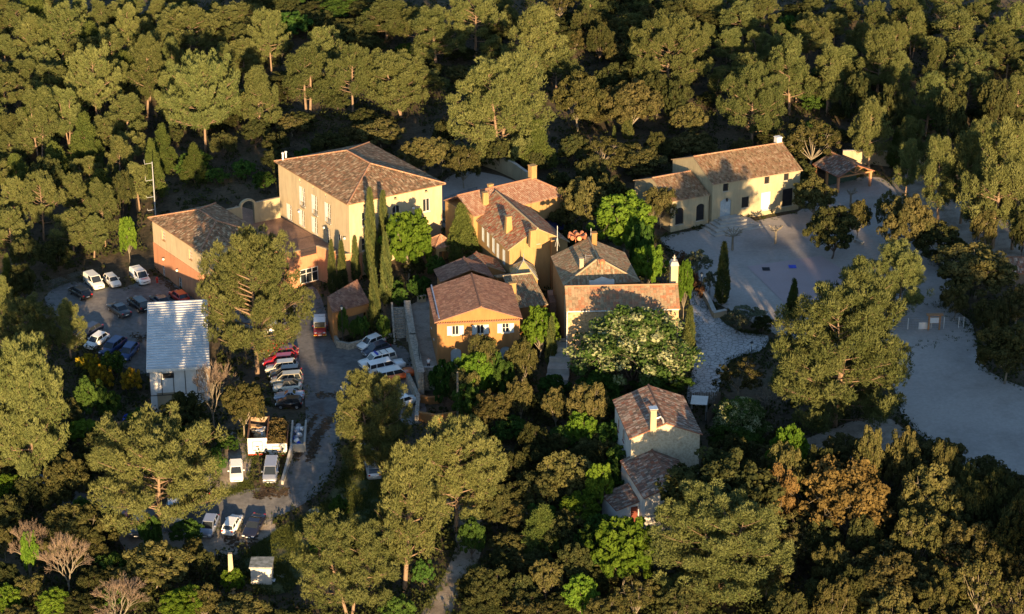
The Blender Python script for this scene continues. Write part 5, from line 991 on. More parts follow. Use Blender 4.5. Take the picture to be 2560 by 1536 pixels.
# ------------------------------------------------------------------ small things
def post_lamp(u, v0, v1, label, arm=False):
    p = G(u, v1); h = max(2.5, zat(p.y, v0)-p.z); r = empty('street_lamp', p, 0, label, 'street lamp', 'lantern lamps'); g = MB()
    if arm:
        g.lathe((0, 0, 0), [(.12, 0), (.09, .5), (.05, .8), (.045, h)], 8); g.tube([(0, 0, h-.03), (-.5, 0, h+.02), (-1.0, 0, h-.02), (-1.05, 0, h-.45)], .04, 6); x, z = -1.05, h-1.15
    else: g.lathe((0, 0, 0), [(.14, 0), (.10, .5), (.05, .8), (.045, h-.7)], 8); x, z = 0, h-.72
    g.build('post', M['iron'], r); g = MB(); g.lathe((x, 0, z), [(.10, 0), (.17, .42), (.17, .44)], 6); g.build('lantern', M['lampw'], r); g = MB(); g.lathe((x, 0, z+.445), [(.26, 0), (.20, .12), (.04, .26)], 6); g.build('lantern_hood', M['iron'], r)
post_lamp(875, 952, 1010, 'swan-neck street lamp at the driveway above the central pine', True); post_lamp(857, 762, 862, 'dark lantern post in the garden bed by the pavilion'); post_lamp(1752, 680, 747, 'black lantern post by the red hedge and stone path'); post_lamp(1877, 853, 912, 'black lantern post at the far side of the stone path')
lp = annex.w(*annex.pt('f', .2, 3.4, .5)); r = empty('wall_lantern', lp, annex.t, 'black lantern on a scrolled bracket at the annex corner', 'lantern'); g = MB(); g.tube([(0, .45, .9), (0, .2, 1.0), (0, 0, .8), (0, 0, .5)], .03, 5); g.build('bracket', M['iron'], r); g = MB(); g.lathe((0, 0, 0), [(.1, 0), (.19, .4), (.24, .42), (.04, .6)], 6); g.build('lamp_glass', M['lampw'], r)
# antenna mast behind the annex
p = P(389, 540, 5.0); h = zat(p.y, 405)-5; r = empty('antenna_mast', (p.x, p.y, 5), 0, 'tall grey antenna mast with side arms behind the annex', 'antenna'); g = MB(); g.lathe((0, 0, 0), [(.11, 0), (.10, h*.5), (.07, h)], 8); g.build('mast', M['steel'], r)
for k, z in enumerate((h*.98, h*.67, h*.36, h*.12)): g = MB(); g.tube([(0, 0, z), (-1.15, 0, z-.2), (-1.2, 0, z+(.5 if k < 2 else .1))], .04, 5); g.build('side_arm', M['steel'], r)
# siren cluster on the mossy roof
x, y = moss.top(1443, 612, moss.h+1.2); b = MB(); w0 = moss.w(x, y, moss.h+.9); r = empty('siren', w0, 0, 'rust-red siren with a ring of horns on the mossy roof', 'siren'); b.tube([(-.25, 0, 0), (-.2, 0, 1.3)], .05, 5); b.tube([(.25, 0, 0), (.2, 0, 1.3)], .05, 5); b.lathe((0, 0, 1.2), [(.25, 0), (.35, .2), (.3, .7), (.12, .9)], 8); b.build('siren_body', M['copper'], r)
for k in range(8): a = pi*k/4+.2; g = MB(); d = Vector((cos(a), sin(a), .12)); g.tube([d*.25+Vector((0, 0, 1.5)), d*.7+Vector((0, 0, 1.5)), d*1.3+Vector((0, 0, 1.52))], [.08, .14, .34], 8); g.build('horn', M['copper'], r)
w0 = moss.w(moss.LX*.5, -.2, moss.h+2.4); r = empty('small_siren', w0, 0, 'small round red siren at the gable tip of the mossy roof', 'siren'); g = MB(); g.lathe((0, 0, .4), [(.1, 0), (.42, .1), (.42, .5), (.1, .7)], 10); g.tube([(-.2, 0, -.4), (-.2, 0, .5)], .04, 4); g.tube([(.2, 0, -.4), (.2, 0, .5)], .04, 4); g.build('siren_body', M['copper'], r)
for (u, v0, v1, lab) in ((1393, 565, 628, 'thin white radio mast beside the tall ochre flue'), (1477, 571, 606, 'thin white radio mast beside the mossy roof chimney')):
    p = P(u, v1, 12.0); g = MB(); hh = zat(p.y, v0)-12; g.tube([(0, 0, 0), (0, 0, hh)], .035, 5)
    for s in (-1, 1): g.tube([(0, 0, hh*.55), (s*.3, .2, hh*.15)], .015, 4)
    o = g.build('radio_mast', M['white'], None); o.location = p; tag(o, lab, 'antenna')
x, y = moss.top(1464, 655, moss.h+1.5); o = MB(); o.tube([(0, 0, 0), (0, 0, 1.5)], .03, 4)
for k in range(3): o.tube([(-.1, -.1, .7+.3*k), (.9, .1, .7+.3*k)], .02, 4)
o = o.build('tv_aerial', M['steel'], None); o.location = moss.w(x, y, moss.h+1.1); tag(o, 'three-bar television aerial on the mossy roof', 'antenna')
M['barrier'] = mat('dull_barrier_steel', [(.07, .09, .08), (.13, .15, .14)], 3, .6, metal=.3)
# crowd barriers, hydrant, bins
for i, (u, v, lab) in enumerate(((152, 722, 'stack of steel crowd barriers, the one nearer the camera'), (200, 706, 'stack of steel crowd barriers next to the cream-white van'))):
    p = G(u, v); q = G(u+60, v-24); r = empty('crowd_barrier', (p.x, p.y, p.z+.05), atan2(q.y-p.y, q.x-p.x), lab, 'barrier', 'stacked crowd barriers')
    for k in range(4):
        g = MB(); y = k*.45; g.tube([(-1.2, y, 0), (-1.2, y, 1.1), (1.2, y, 1.1), (1.2, y, 0)], .03, 5); g.tube([(-1.2, y, .2), (1.2, y, .2)], .025, 4)
        for j in range(1, 14): g.tube([(-1.2+j*.172, y, .2), (-1.2+j*.172, y, 1.1)], .012, 3, False)
        g.build('barrier_panel', M['barrier'], r)
p = G(393, 708); r = empty('fire_hydrant', p, 0, 'red fire hydrant between the chevron van and the annex', 'hydrant'); g = MB(); g.lathe((0, 0, 0), [(.18, 0), (.18, .08), (.13, .1), (.13, .75), (.17, .78), (.12, .95)], 10); g.build('column', M['red'], r); g = MB(); g.lathe((-.24, 0, .6), [(.07, 0), (.07, .48)], 8, 'x'); g.build('outlets', M['red'], r)
def wheelie(u, v, m, label):
    p = G(u, v); r = empty('wheelie_bin', p, .3, label, 'bin', 'wheelie bins'); g = MB(); g.box((0, 0, .52), (.55, .6, .95), 0, 1.12); g.build('bin_body', M[m], r); g = MB(); g.box((0, .0, 1.03), (.66, .72, .07), 0, .9); g.build('bin_lid', M[m], r)
wheelie(496, 776, 'bluec', 'blue wheelie bin at the corner of the annex'); wheelie(489, 771, 'iron', 'black wheelie bin behind the blue one'); wheelie(652, 1030, 'greenp', 'green-lidded bin behind the tall skip')
# manhole ring, pillar with ivy, power pole, hut
p = G(785, 1284); g = MB(); g.lathe((0, 0, 0), [(.65, -.3), (.65, .35), (.5, .38), (.45, .2), (.4, .18)], 16); o = g.build('well_ring', M['concrete'], None); o.location = p; tag(o, 'round concrete well ring in the grass by the driveway', 'well ring')
p = G(581, 1490); g = MB(); h = zat(p.y, 1384)-p.z; g.box((0, 0, h/2), (.75, .7, h), .1, .6); o = g.build('gate_pillar', M['sand'], None); o.location = p; tag(o, 'pale tapering stone pillar rising out of ivy', 'pillar')
p = G(1145, 1066); g = MB(); h = zat(p.y, 930)-p.z; g.lathe((0, 0, 0), [(.19, -.5), (.16, h*.5), (.12, h)], 8); o = g.build('power_pole', M['barkg'], None); o.location = p; tag(o, 'grey wooden power pole rising beside the bright green tree', 'pole')
p = G(672, 1459); q_ = G(635, 1461); hr_ = empty('utility_hut', G(654, 1462), atan2(p.y-q_.y, p.x-q_.x)-.06, 'small grey concrete hut with a mossy slab roof in the grass', 'hut'); OPEN.append([(hr_.location.x+a, hr_.location.y+b2) for a, b2 in ((-1.6, -1.5), (1.6, -1.5), (1.6, 2.5), (-1.6, 2.5))])
g = MB(); g.box((0, 1.0, .95), (2.35, 2.2, 2.5)); g.build('wall', M['greyw'], hr_); g = MB(); g.box((0, 1.0, 2.3), (2.65, 2.5, .2)); g.build('roof', mat('mossy_slab', [(.10, .11, .09), (.24, .25, .23), (.36, .37, .36)], 1.6, .95, .01, 8), hr_); g = MB(); g.box((1.19, .6, .85), (.03, .9, 1.9)); g.build('door', M['shut'], hr_)
g = MB()
for k in range(9): g.box((rd.uniform(-.9, .9), rd.uniform(-.8, .8), .05+.03*k), (rd.uniform(.4, .9), rd.uniform(.2, .5), .06), rd.uniform(0, 3))
o = g.build('torn_tarp', M['tarp'], None); o.location = G(690, 1447); tag(o, 'torn pale tarpaulin lying beside the concrete hut', 'tarp')
# white canopy, reed fence, steps by the chapel, awning at the annex
p = G(1747, 1040); r = empty('market_canopy', p, -.15, 'flat white canopy on posts beside the cottage', 'canopy'); g = MB(); g.box((0, 0, 2.2), (2.1, 2.6, .08)); g.build('canopy_roof', M['white'], r)
for x in (-.95, .95):
    for y in (-1.15, 1.15): g = MB(); g.box((x, y, 1.1), (.07, .07, 2.2)); g.build('post', M['steel'], r)
for pts, lab in ((((1768, 1060), (1800, 1012), (1722, 1014)), 'dark reed screen at the lower end of the stone path'), (((1432, 1000), (1530, 985), (1580, 975)), 'dark reed screen fence behind the stone cottage')):
    w = [G(*q) for q in pts]; r = empty('reed_fence', w[0], 0, lab, 'fence', 'reed fences'); g = MB()
    for a, c in zip(w[:-1], w[1:]):
        n = int((c-a).length/.12)
        for k in range(n): q = a.lerp(c, k/n)-w[0]; g.tube([q, q+Vector((rd.uniform(-.03, .03), 0, 1.8+rd.uniform(-.12, .12)))], .055, 3, False)
    g.build('reed_panel', M['dwood'], r)
p = G(1397, 940); r = empty('outdoor_steps', p, -.12, 'grey concrete steps and landing left of the chapel', 'steps'); OPEN.append([(p.x+a, p.y+c) for a, c in ((-2, -4), (2, -4), (2, 6), (-2, 6))])
for k in range(4): g = MB(); g.box((0, -2+k*1.9, .1+k*.35), (3.0-.12*k, 1.9, 1.4+k*.7-.004*k)); g.build('step', M['concrete'], r)
g = MB(); g.box((-.2, 4.8, 1.6), (2.0, .35, 3.4)); g.build('end_wall', M['stoned'], r)
a, c = annex.pt('f', .9, 0, .0), annex.pt('f', 4.4, 0, 0); r = empty('loading_awning', annex.w(*annex.pt('f', 2.6, 3.0, .05)), annex.t, 'white awning with a red corner over the annex entrance', 'awning'); g = MB(); g.obox((-1.9, 0, 0), (3.8, 0, 0), (0, -2.4, -.5), (0, 0, .08)); g.build('awning_sheet', M['white'], r); g = MB(); g.obox((.6, -1.2, -.16), (.8, 0, 0), (0, -.8, -.166), (0, 0, .012)); g.build('red_patch', M['red'], r)
# ------------------------------------------------------------------ plaza: pollards, hedge, path wall, cloths, benches, boards and fence
def pollard(u, v0, v1, label, seed, w):
    p = G(u, v1); h = zat(p.y, v0)-p.z; r = empty('pollarded_tree', p, seed, label, 'tree', 'pollarded plane trees'); g = MB(); rr = random.Random(seed); g.tube([(0, 0, -.3), (.03, 0, h*.4), (0, .03, h*.68)], [.20, .16, .17], 8); g.build('trunk', M['barkg'], r); g = MB(); k = 9; wm = w/pxm(p)/2
    for i in range(k):
        a = 6.28*i/k+rr.uniform(-.2, .2); l = wm*rr.uniform(.7, 1.05); up = h*.32*rr.uniform(.2, 1); q = [(0, .03, h*.66), (cos(a)*l*.5, sin(a)*l*.5, h*.68+up*.4), (cos(a)*l, sin(a)*l, h*.68+up)]; g.tube(q, [.09, .07, .085], 5)
        for s in (-.5, .5): g.tube([q[1], (cos(a+s)*l*.85, sin(a+s)*l*.85, h*.68+up*.8)], [.05, .06], 4)
    g.build('crown', M['barkg'], r)
pollard(1831, 572, 627, 'leafless pollarded tree with knuckled arms before the farmhouse steps', 3, 54); pollard(1938, 562, 611, 'smaller leafless pollard right of the farmhouse steps', 5, 36); pollard(2126, 470, 518, 'leafless dark pollard near the timber shelter', 8, 30)
hp = [(1698, 655), (1718, 690), (1738, 720), (1756, 748)]; rng = np.random.default_rng(9); hw = [G(*q) for q in hp]; cc = []
for a, c in zip(hw[:-1], hw[1:]):
    for t in np.linspace(0, 1, 26): q = a.lerp(c, t); cc += [(q.x+rng.uniform(-.6, .6)-hw[0].x, q.y+rng.uniform(-.6, .6)-hw[0].y, q.z+rng.uniform(.3, 1.5)-hw[0].z)]
V, T, ti = lumps(np.array(cc), np.full(len(cc), .45), 50, .11); me = npmesh('red_hedge', V, T, tint=ti); me.materials.append(L_['hedge']); o = bpy.data.objects.new('hedge', me); link(o); o.location = hw[0]; tag(o, 'clipped russet hedge along the top of the stone path', 'hedge')
wallrun('path_wall', [G(1757, 740), G(1774, 770), G(1785, 795)], 1.0, .5, 'sand', 'low rubble wall between the stone path and the cypress', cap='concrete'); wallrun('path_wall', [G(1783, 797), G(1815, 790)], .9, .5, 'sand', 'short rubble wall returning towards the grey shrubs', cap='concrete')
for u, v, m, lab in ((1915, 675, 'blackc', 'small black cloth dropped on the court slab'), (1981, 669, 'bluec', 'small blue cloth dropped on the court slab')):
    p = G(u, v); g = MB(); n = 7; V = [(x/6-.5, y/6-.5) for x in range(n) for y in range(n)]
    me = npmesh('cloth', [(x*1.1, y*1.3, .02+.10*abs(sin(x*7+y*3)*cos(y*9))) for x, y in V], [(i*n+j, (i+1)*n+j, (i+1)*n+j+1, i*n+j+1) for i in range(n-1) for j in range(n-1)]); me.materials.append(M[m]); o = bpy.data.objects.new('cloth', me); link(o); o.location = (p.x, p.y, p.z+.12); tag(o, lab, 'cloth')
for u, v, rz, lab in ((2128, 690, .5, 'concrete picnic bench in the sun at the court corner'), (2060, 600, -1.0, 'stone bench under the dark oak by the plaza'), (2145, 610, -.9, 'long stone bench in a strip of sun behind the oaks')):
    p = G(u, v); r = empty('bench', (p.x, p.y, p.z+.1), rz, lab, 'bench', 'benches on the plaza'); g = MB(); g.box((0, 0, .45), (2.0, .5, .1)); g.build('seat', M['concrete'], r)
    for s in (-.75, .75): g = MB(); g.box((s, 0, .2), (.15, .45, .4)); g.build('leg', M['concrete'], r)
fa, fb = G(2232, 826), G(2408, 822); r = empty('mesh_fence', fa, 0, 'white mesh fence with a panelled gate at the gravel field', 'fence'); d = fb-fa; g = MB(); h = 1.7
for k in range(7): z = .15+k*.25; g.tube([Vector((0, 0, z)), d+Vector((0, 0, z))], .012, 3, False)
for k in range(int(d.length/.2)): q = d*(k*.2/d.length); g.tube([q, q+Vector((0, 0, h))], .008, 3, False)
g.build('wire_mesh', M['steel'], r)
for t in (0, .21, .54, .72, .93, 1): g = MB(); g.box(d*t+Vector((0, 0, h/2)), (.09, .09, h+.1)); g.build('post', M['white'], r)
e = d.normalized(); g = MB(); g.obox(d*.36+Vector((e.y, -e.x, 0))*.06+Vector((0, 0, .1)), d*.155, Vector((e.y, -e.x, 0))*.05, Vector((0, 0, 1.0))); g.build('gate_panel', M['white'], r)
ga = [G(2205, 835), G(2228, 828)]; railing('iron_gate', ga, 1.9, 'short black iron fence panel left of the white mesh fence', 'fence')
p = G(2334, 827); r = empty('notice_board', p, .02, 'wooden notice board with a small roof in front of the white fence', 'notice board'); 
for s in (-.75, .75): g = MB(); g.box((s, 0, 1.15), (.2, .2, 2.3)); g.build('post', M['wood'], r)
g = MB(); g.box((0, 0, 1.55), (1.3, .08, .9)); f = g.build('board', M['wood'], r); g = MB(); g.box((0, -.05, 1.55), (1.2, .02, .8)); pn = g.build('map_sheet', mat('map_sheet', [(.45, .5, .55), (.62, .64, .66), (.5, .55, .48)], 3, .5), f); g = MB(); g.box((0, 0, 2.4), (2.3, .7, .1)); g.build('board_roof', M['wood'], r)
# curved walls and railing behind the houses
wallrun('curved_wall', [G(1192, 408), G(1240, 425), G(1285, 446), G(1318, 470)], 2.6, .4, 'cream2', 'long curved plastered wall behind the pink-roofed house', cap='concrete'); wallrun('shelter_wall', [G(2105, 412), G(2180, 410), G(2260, 420), G(2362, 418)], 2.4, .4, 'sand', 'long pale wall behind the timber shelter', cap='concrete')
wallrun('ramp_wall', [G(1108, 545), G(1150, 530), G(1195, 505)], 1.2, .35, 'sand', 'low cream ramp wall right of the big hall', cap='concrete'); railing('ramp_railing', [G(1112, 515)+Vector((0, 0, .2)), G(1150, 500)+Vector((0, 0, .2)), G(1193, 487)+Vector((0, 0, .2))], 1.1, 'black iron railing on the patio right of the big hall'); railing('stair_railing', [G(1075, 575)+Vector((0, 0, .3)), G(1118, 560)+Vector((0, 0, .3))], 1.0, 'black iron railing above the porch roof')
# blue tarp and pallets near the workshop
p = G(305, 1062); o = npmesh('blue_tarp', [(x*.5, y*.5, .5+.35*sin(x*1.7)*cos(y*1.3)) for x in range(7) for y in range(5)], [(i*5+j, (i+1)*5+j, (i+1)*5+j+1, i*5+j+1) for i in range(6) for j in range(4)]); o.materials.append(M['bluec']); o = bpy.data.objects.new('blue_tarp', o); link(o); o.location = p; tag(o, 'crumpled blue tarpaulin in the shrubs below the workshop', 'tarp')
p = G(312, 1082); g = MB()
for k in range(9): g.box((0, k*.16, 0), (1.6, .12, .05))
for s in (-.7, 0, .7): g.box((s, .64, -.08), (.12, 1.4, .1))
o = g.build('wooden_pallet', M['wood'], None); o.location = (p.x, p.y, p.z+.6); o.rotation_euler = (.35, .1, .4); tag(o, 'tilted wooden pallet beside the blue tarpaulin', 'pallet')

# ------------------------------------------------------------------ fallen leaves and needles swept along the driveway
rng = np.random.default_rng(21); P_ = []
for pts, wd, n in ((((790, 990), (870, 985), (905, 975)), 9, 260), (((875, 990), (862, 1030), (815, 1060), (790, 1095), (775, 1150)), 12, 700), (((680, 1228), (640, 1240), (720, 1232)), 10, 350), (((740, 1150), (760, 1090), (790, 1040)), 8, 260), (((330, 840), (360, 850), (400, 800)), 10, 120), (((560, 1330), (600, 1370), (660, 1365)), 14, 260), (((400, 690), (430, 720), (470, 745)), 8, 200)):
    w = [np.array(q, float) for q in pts]
    for k in range(n):
        i = rng.integers(0, len(w)-1); q = w[i]+(w[i+1]-w[i])*rng.uniform()+rng.normal(size=2)*wd*.5; p = G(*q); P_.append((p.x, p.y, p.z+.085))
P_ = np.array(P_); n = len(P_); a = rng.uniform(0, 6.28, n); s_ = rng.uniform(.08, .3, n); dx = np.stack([np.cos(a)*s_, np.sin(a)*s_, np.zeros(n)], 1); dy = np.stack([-np.sin(a)*s_*.5, np.cos(a)*s_*.5, rng.uniform(0, .05, n)], 1)
me = npmesh('leaf_litter', np.stack([P_-dx-dy, P_+dx-dy, P_+dx+dy, P_-dx+dy], 1).reshape(-1, 3), np.arange(4*n).reshape(-1, 4)); me.materials.append(mat('dead_leaves', [(.045, .03, .018), (.09, .06, .035)], 3, .95, co='World')); o = bpy.data.objects.new('leaf_litter', me); link(o); tag(o, 'dark fallen leaves and needles swept along the driveway', 'leaf litter', kind='stuff')
# ------------------------------------------------------------------ the trees: column of the trunk, row of the tip, row of the foot, crown width (px of the frame), kind
TL = '''48 6 115 75 r|158 9 175 113 r|258 0 118 72 t|325 11 150 66 t|365 45 150 60 t|475 14 165 148 r|368 90 294 95 t|595 65 160 98 r|680 25 190 95 r|515 141 380 190 u|245 113 322 125 r|105 223 419 82 t|173 218 370 88 t|322 235 370 108 t|218 285 430 100 y|28 283 385 90 t|17 90 190 85 t|17 181 290 95 r|430 180 332 78 t|656 170 352 100 t|410 312 430 75 y|487 360 460 68 y|545 3 60 50 t|113 113 215 92 r|85 37 170 78 t|395 -5 95 62 t|20 -10 80 60 r|200 -10 100 62 t|140 -20 60 70 r|450 -30 60 80 t|300 150 260 70 t|65 150 250 70 t|440 95 230 60 t|560 110 230 70 t
809 65 210 98 r|767 110 290 135 t|883 106 285 115 r|966 -6 105 135 t|1090 22 172 130 t|1187 -12 145 145 r|1007 133 300 176 R|1250 137 405 255 D|1343 300 425 95 y|1333 10 215 150 t|1668 31 250 190 R|1445 185 330 135 o|1575 203 340 150 o|1718 262 345 95 o|1725 330 405 120 o|1505 335 430 112 s|1590 365 440 140 o|1435 72 130 78 o|1537 110 170 62 o|1568 268 350 30 c|1535 314 352 11 c
1973 90 290 106 t|2070 110 290 110 t|2190 68 252 125 t|2386 20 168 165 t|2437 5 85 68 r|2540 5 112 78 t|2514 103 200 95 r|2310 180 345 116 t|2412 170 300 100 r|2172 245 430 100 t|2545 190 310 82 t|2240 325 420 62 y|2275 290 430 96 t|2318 335 470 72 t|2450 300 475 130 r|2520 320 500 120 r|2185 2 92 62 r|2085 32 112 84 r|2015 30 97 60 r|1910 -4 86 78 r|1942 58 150 52 t|1895 78 182 72 t|2105 -8 42 72 t|2025 -12 42 62 r|2488 43 112 34 y|2233 53 152 48 t|2025 293 432 145 s|1823 75 162 78 t|1770 58 132 48 t|1880 160 365 152 R|1480 -10 60 62 t|1665 -14 40 62 t|1790 -10 62 66 t|1600 -20 50 60 t|1400 -14 60 80 s|1250 -20 50 60 t|2280 30 150 60 t|2340 110 230 60 t|1990 180 260 60 t|2110 160 260 60 t|1740 -20 60 70 r|1850 -25 60 70 r|2280 -20 60 70 r|2360 -25 60 80 r|2470 -25 50 60 t|2240 130 270 70 t|1790 170 250 70 t|1460 20 110 70 k|1380 70 170 80 k|1500 60 160 70 k|1600 90 200 80 k|1530 160 260 90 k|1640 180 300 90 k|1690 200 320 80 k|2140 190 330 80 k|2220 210 380 90 k|2370 230 400 90 k|2480 200 360 90 k
2480 296 622 150 t|2530 380 625 100 t|2345 345 562 112 t|2262 350 500 62 t|2400 330 560 90 t|2445 420 600 80 t|2030 442 552 112 o|2078 515 648 136 k|2142 500 602 62 o|2212 477 598 66 s|2260 490 652 132 o|2345 560 662 130 k|2455 520 642 72 o|2436 617 748 205 o|2385 710 802 78 o|2470 750 852 92 o|2540 712 822 92 o|2510 805 962 150 o|2240 615 812 182 R|2085 685 1062 372 D|1978 698 805 44 y|2550 530 650 60 k|2000 400 470 80 k|2150 640 700 40 k
1965 1070 1152 105 g|1960 1115 1192 92 o|2045 1120 1202 112 k|2165 1070 1192 76 o|2250 1075 1182 92 o|2352 1108 1192 66 o|2310 1165 1262 150 o|2405 1160 1232 52 k|2475 1175 1302 105 k|2110 1150 1332 226 x|1945 1160 1292 92 x|1800 1132 1335 300 k|1690 1215 1330 120 k|1815 1215 1500 372 D|2365 1220 1332 162 o|2290 1285 1402 132 o|2430 1300 1422 162 o|2070 1360 1462 92 o|2200 1370 1502 242 o|2440 1395 1522 126 s|2525 1380 1472 72 o|2080 1455 1562 102 o|2230 1480 1602 152 o|2330 1455 1562 102 o|2540 1440 1542 92 s|2050 1300 1382 102 k|2375 1520 1612 122 o|2540 1230 1400 100 k|2150 1290 1400 90 k|2130 1420 1530 100 k|2500 1300 1440 90 k|1960 1480 1590 120 k|1700 1450 1570 120 k|2420 1200 1300 90 k
1235 978 1087 96 o|1300 945 1062 72 o|1390 970 1077 72 o|1470 955 1102 106 o|1457 1034 1132 86 g|1415 1125 1262 136 o|1330 1178 1292 142 k|1495 1160 1292 72 g|1450 1230 1322 106 g|1360 1265 1392 126 y|1272 1330 1402 96 o|1555 1300 1482 162 g|1500 1285 1362 92 e|1300 1385 1442 62 o|1365 1400 1502 86 o|1220 1415 1532 132 k|1450 1440 1542 92 g|1325 1500 1592 122 o|1590 1450 1562 112 s|1510 1490 1592 102 o|1385 1085 1162 72 k|1330 1060 1170 80 k|1280 1130 1240 80 k|1240 1210 1330 90 k|1400 1300 1400 90 k|1200 1100 1220 90 k|1440 1360 1480 90 k|1180 1300 1400 70 e
1213 842 992 78 o|1190 880 1012 92 g|1305 845 982 82 o|1350 768 902 88 g|1378 790 922 30 c|1110 905 1030 76 e|1140 900 1010 70 e|1160 930 1040 80 o|1240 880 1000 60 e|1170 960 1060 80 e|1260 900 1010 70 e|1585 762 985 312 w|1650 905 1000 150 e|1500 930 1010 110 e|1850 990 1102 146 w|1840 1050 1130 140 e|1915 960 1022 86 d|1845 900 1002 126 s
1022 533 702 126 g|1555 490 652 166 g|1620 612 742 88 g|1600 560 700 70 e|1708 650 800 44 g|1158 515 668 88 y|645 575 945 272 R|945 930 1182 196 D|1010 1110 1482 190 t|1140 1055 1332 252 R|880 1290 1546 262 R|400 1042 1366 345 u|90 860 1250 232 R|75 738 902 152 r|178 748 902 88 t|30 869 1050 100 r|42 445 592 78 t|110 436 602 112 r|195 434 562 78 r|264 450 617 82 t|350 405 527 92 t|185 520 642 116 r|30 520 642 102 r|235 540 650 76 t|325 545 657 46 g|10 695 852 62 t|28 635 752 42 y|300 340 480 80 t|130 390 520 80 k|390 350 500 60 y|310 430 560 60 k|70 590 690 80 k|150 600 690 80 k|60 660 760 80 k
255 918 977 62 b|225 884 932 62 b|285 878 942 62 e|330 925 982 52 b|230 945 1062 82 e|215 1050 1112 92 g|275 975 1062 62 e|465 985 1092 112 k|500 1050 1142 82 o|610 960 1092 106 o|535 872 1072 112 n|170 1140 1272 116 o|140 1200 1292 92 k|215 1255 1392 182 o|25 1185 1262 66 g|75 1285 1442 106 n|80 1330 1452 46 g|175 1320 1487 146 n|300 1435 1576 166 n|395 1355 1482 172 o|485 1348 1412 52 o|468 1300 1362 86 e|140 1472 1552 86 g|460 1470 1572 122 g|515 1465 1562 76 o|610 1498 1592 152 o|280 1380 1452 82 e|20 1465 1542 82 g|45 1520 1582 82 o|585 1420 1492 56 g|15 1320 1402 52 o|570 1090 1130 60 e|540 1120 1200 50 e|440 1060 1130 60 e|350 1020 1090 70 e|120 1060 1180 80 k|30 1080 1180 70 k|380 1290 1390 60 e|800 1330 1400 60 e|720 1520 1600 120 k|1000 1490 1570 90 e|960 1340 1420 70 e|1060 1400 1470 60 e|660 1400 1440 40 e|850 1240 1300 50 e|240 1420 1500 90 k|520 1380 1450 60 k|340 1460 1540 80 k
950 300 372 122 o|885 312 372 82 o|825 330 402 96 k|1045 345 442 92 o|1105 348 442 92 o|1160 365 472 86 o|730 288 342 82 o|1455 448 602 126 o|1530 440 562 102 k|1650 470 572 86 o|1430 560 650 70 k|1400 520 600 60 k|640 300 370 70 k|560 330 400 70 k|690 330 400 70 k|610 400 450 60 e|540 420 460 60 e|660 430 480 60 e|760 370 420 50 e|470 400 450 60 e|1110 300 380 60 k|1480 390 480 90 k|1400 430 500 80 k|1340 380 440 60 k|1430 340 420 80 k|1640 330 400 60 k|1250 350 430 70 k
930 467 705 37 c|962 475 690 36 c|832 598 738 25 c|857 600 735 28 c|890 590 705 25 c|967 580 765 33 c|938 665 832 33 c|1805 603 762 38 c|1722 765 892 34 c|858 770 850 30 e|885 800 855 26 e|905 790 850 40 e|960 790 860 34 e|1000 720 770 44 e|1050 690 760 60 e|985 700 750 50 e|1090 640 700 50 e|1040 640 700 50 k|1745 628 700 70 v|1775 680 740 40 v|1870 765 810 90 v|1840 778 835 70 v|1905 790 835 60 k|1110 850 905 30 e'''
for row in TL.replace('\n', '|').split('|'):
    a = row.split()
    if len(a) == 5:
        u, v0, v1, w, k = float(a[0]), float(a[1]), float(a[2]), float(a[3]), a[4]
        if k in 'trR' and v1 < 450: w *= 1.08        # far crowns seen through the gaps of their neighbours
        if k in 'okxsg' and u > 1780 and v0 > 1040: v1 = max(v1+45, v0+190) if v0 < 1210 else v1+45
        if k in 'tr' and (v1-v0) > 1.9*w: w = (v1-v0)/1.9   # no stretched crowns
        tree(u, v0, v1, w, k)
# trees that fill the gaps of the wood
def fill(n, box, kinds, dmin, hpx, wpx, seed):
    rd = random.Random(seed); base = [(t[2], t[3]+t[7]) for t in TREES]; got = 0
    for _ in range(n*60):
        if got >= n: break
        u, v = rd.uniform(box[0], box[2]), rd.uniform(box[1], box[3]); p = G(u, v)
        if any(((u-a)**2+((v-b)*1.5)**2) < dmin**2 for a, b in base): continue
        if any(inside(pl, np.array([p.x]), np.array([p.y]))[0] for pl in OPEN): continue
        k = rd.choice(kinds); h, w = rd.uniform(*hpx), rd.uniform(*wpx); tree(u, v-h, v, w, k); base.append((u, v)); got += 1
fill(22, (-40, 60, 620, 330), 'trrty', 58, (85, 120), (100, 140), 1)
fill(10, (1000, 110, 1750, 250), 'trtk', 62, (80, 115), (90, 130), 2)
fill(16, (1740, 60, 2600, 330), 'trrt', 60, (85, 120), (95, 130), 3)
fill(12, (-40, 330, 340, 640), 'ttry', 60, (90, 120), (90, 120), 4)
fill(110, (-60, 60, 2600, 440), 'kkkoe', 32, (32, 60), (55, 95), 5)
fill(26, (640, -10, 960, 150), 'kkke', 30, (40, 70), (70, 110), 9)
fill(30, (1380, -10, 1800, 150), 'kkks', 34, (40, 70), (70, 110), 10)
fill(30, (1150, 1000, 1560, 1560), 'kkoe', 44, (60, 95), (70, 110), 6)
fill(25, (1820, 1150, 2600, 1560), 'koos', 60, (80, 120), (90, 140), 7)
fill(25, (-40, 1080, 300, 1560), 'keok', 50, (60, 100), (70, 110), 8)
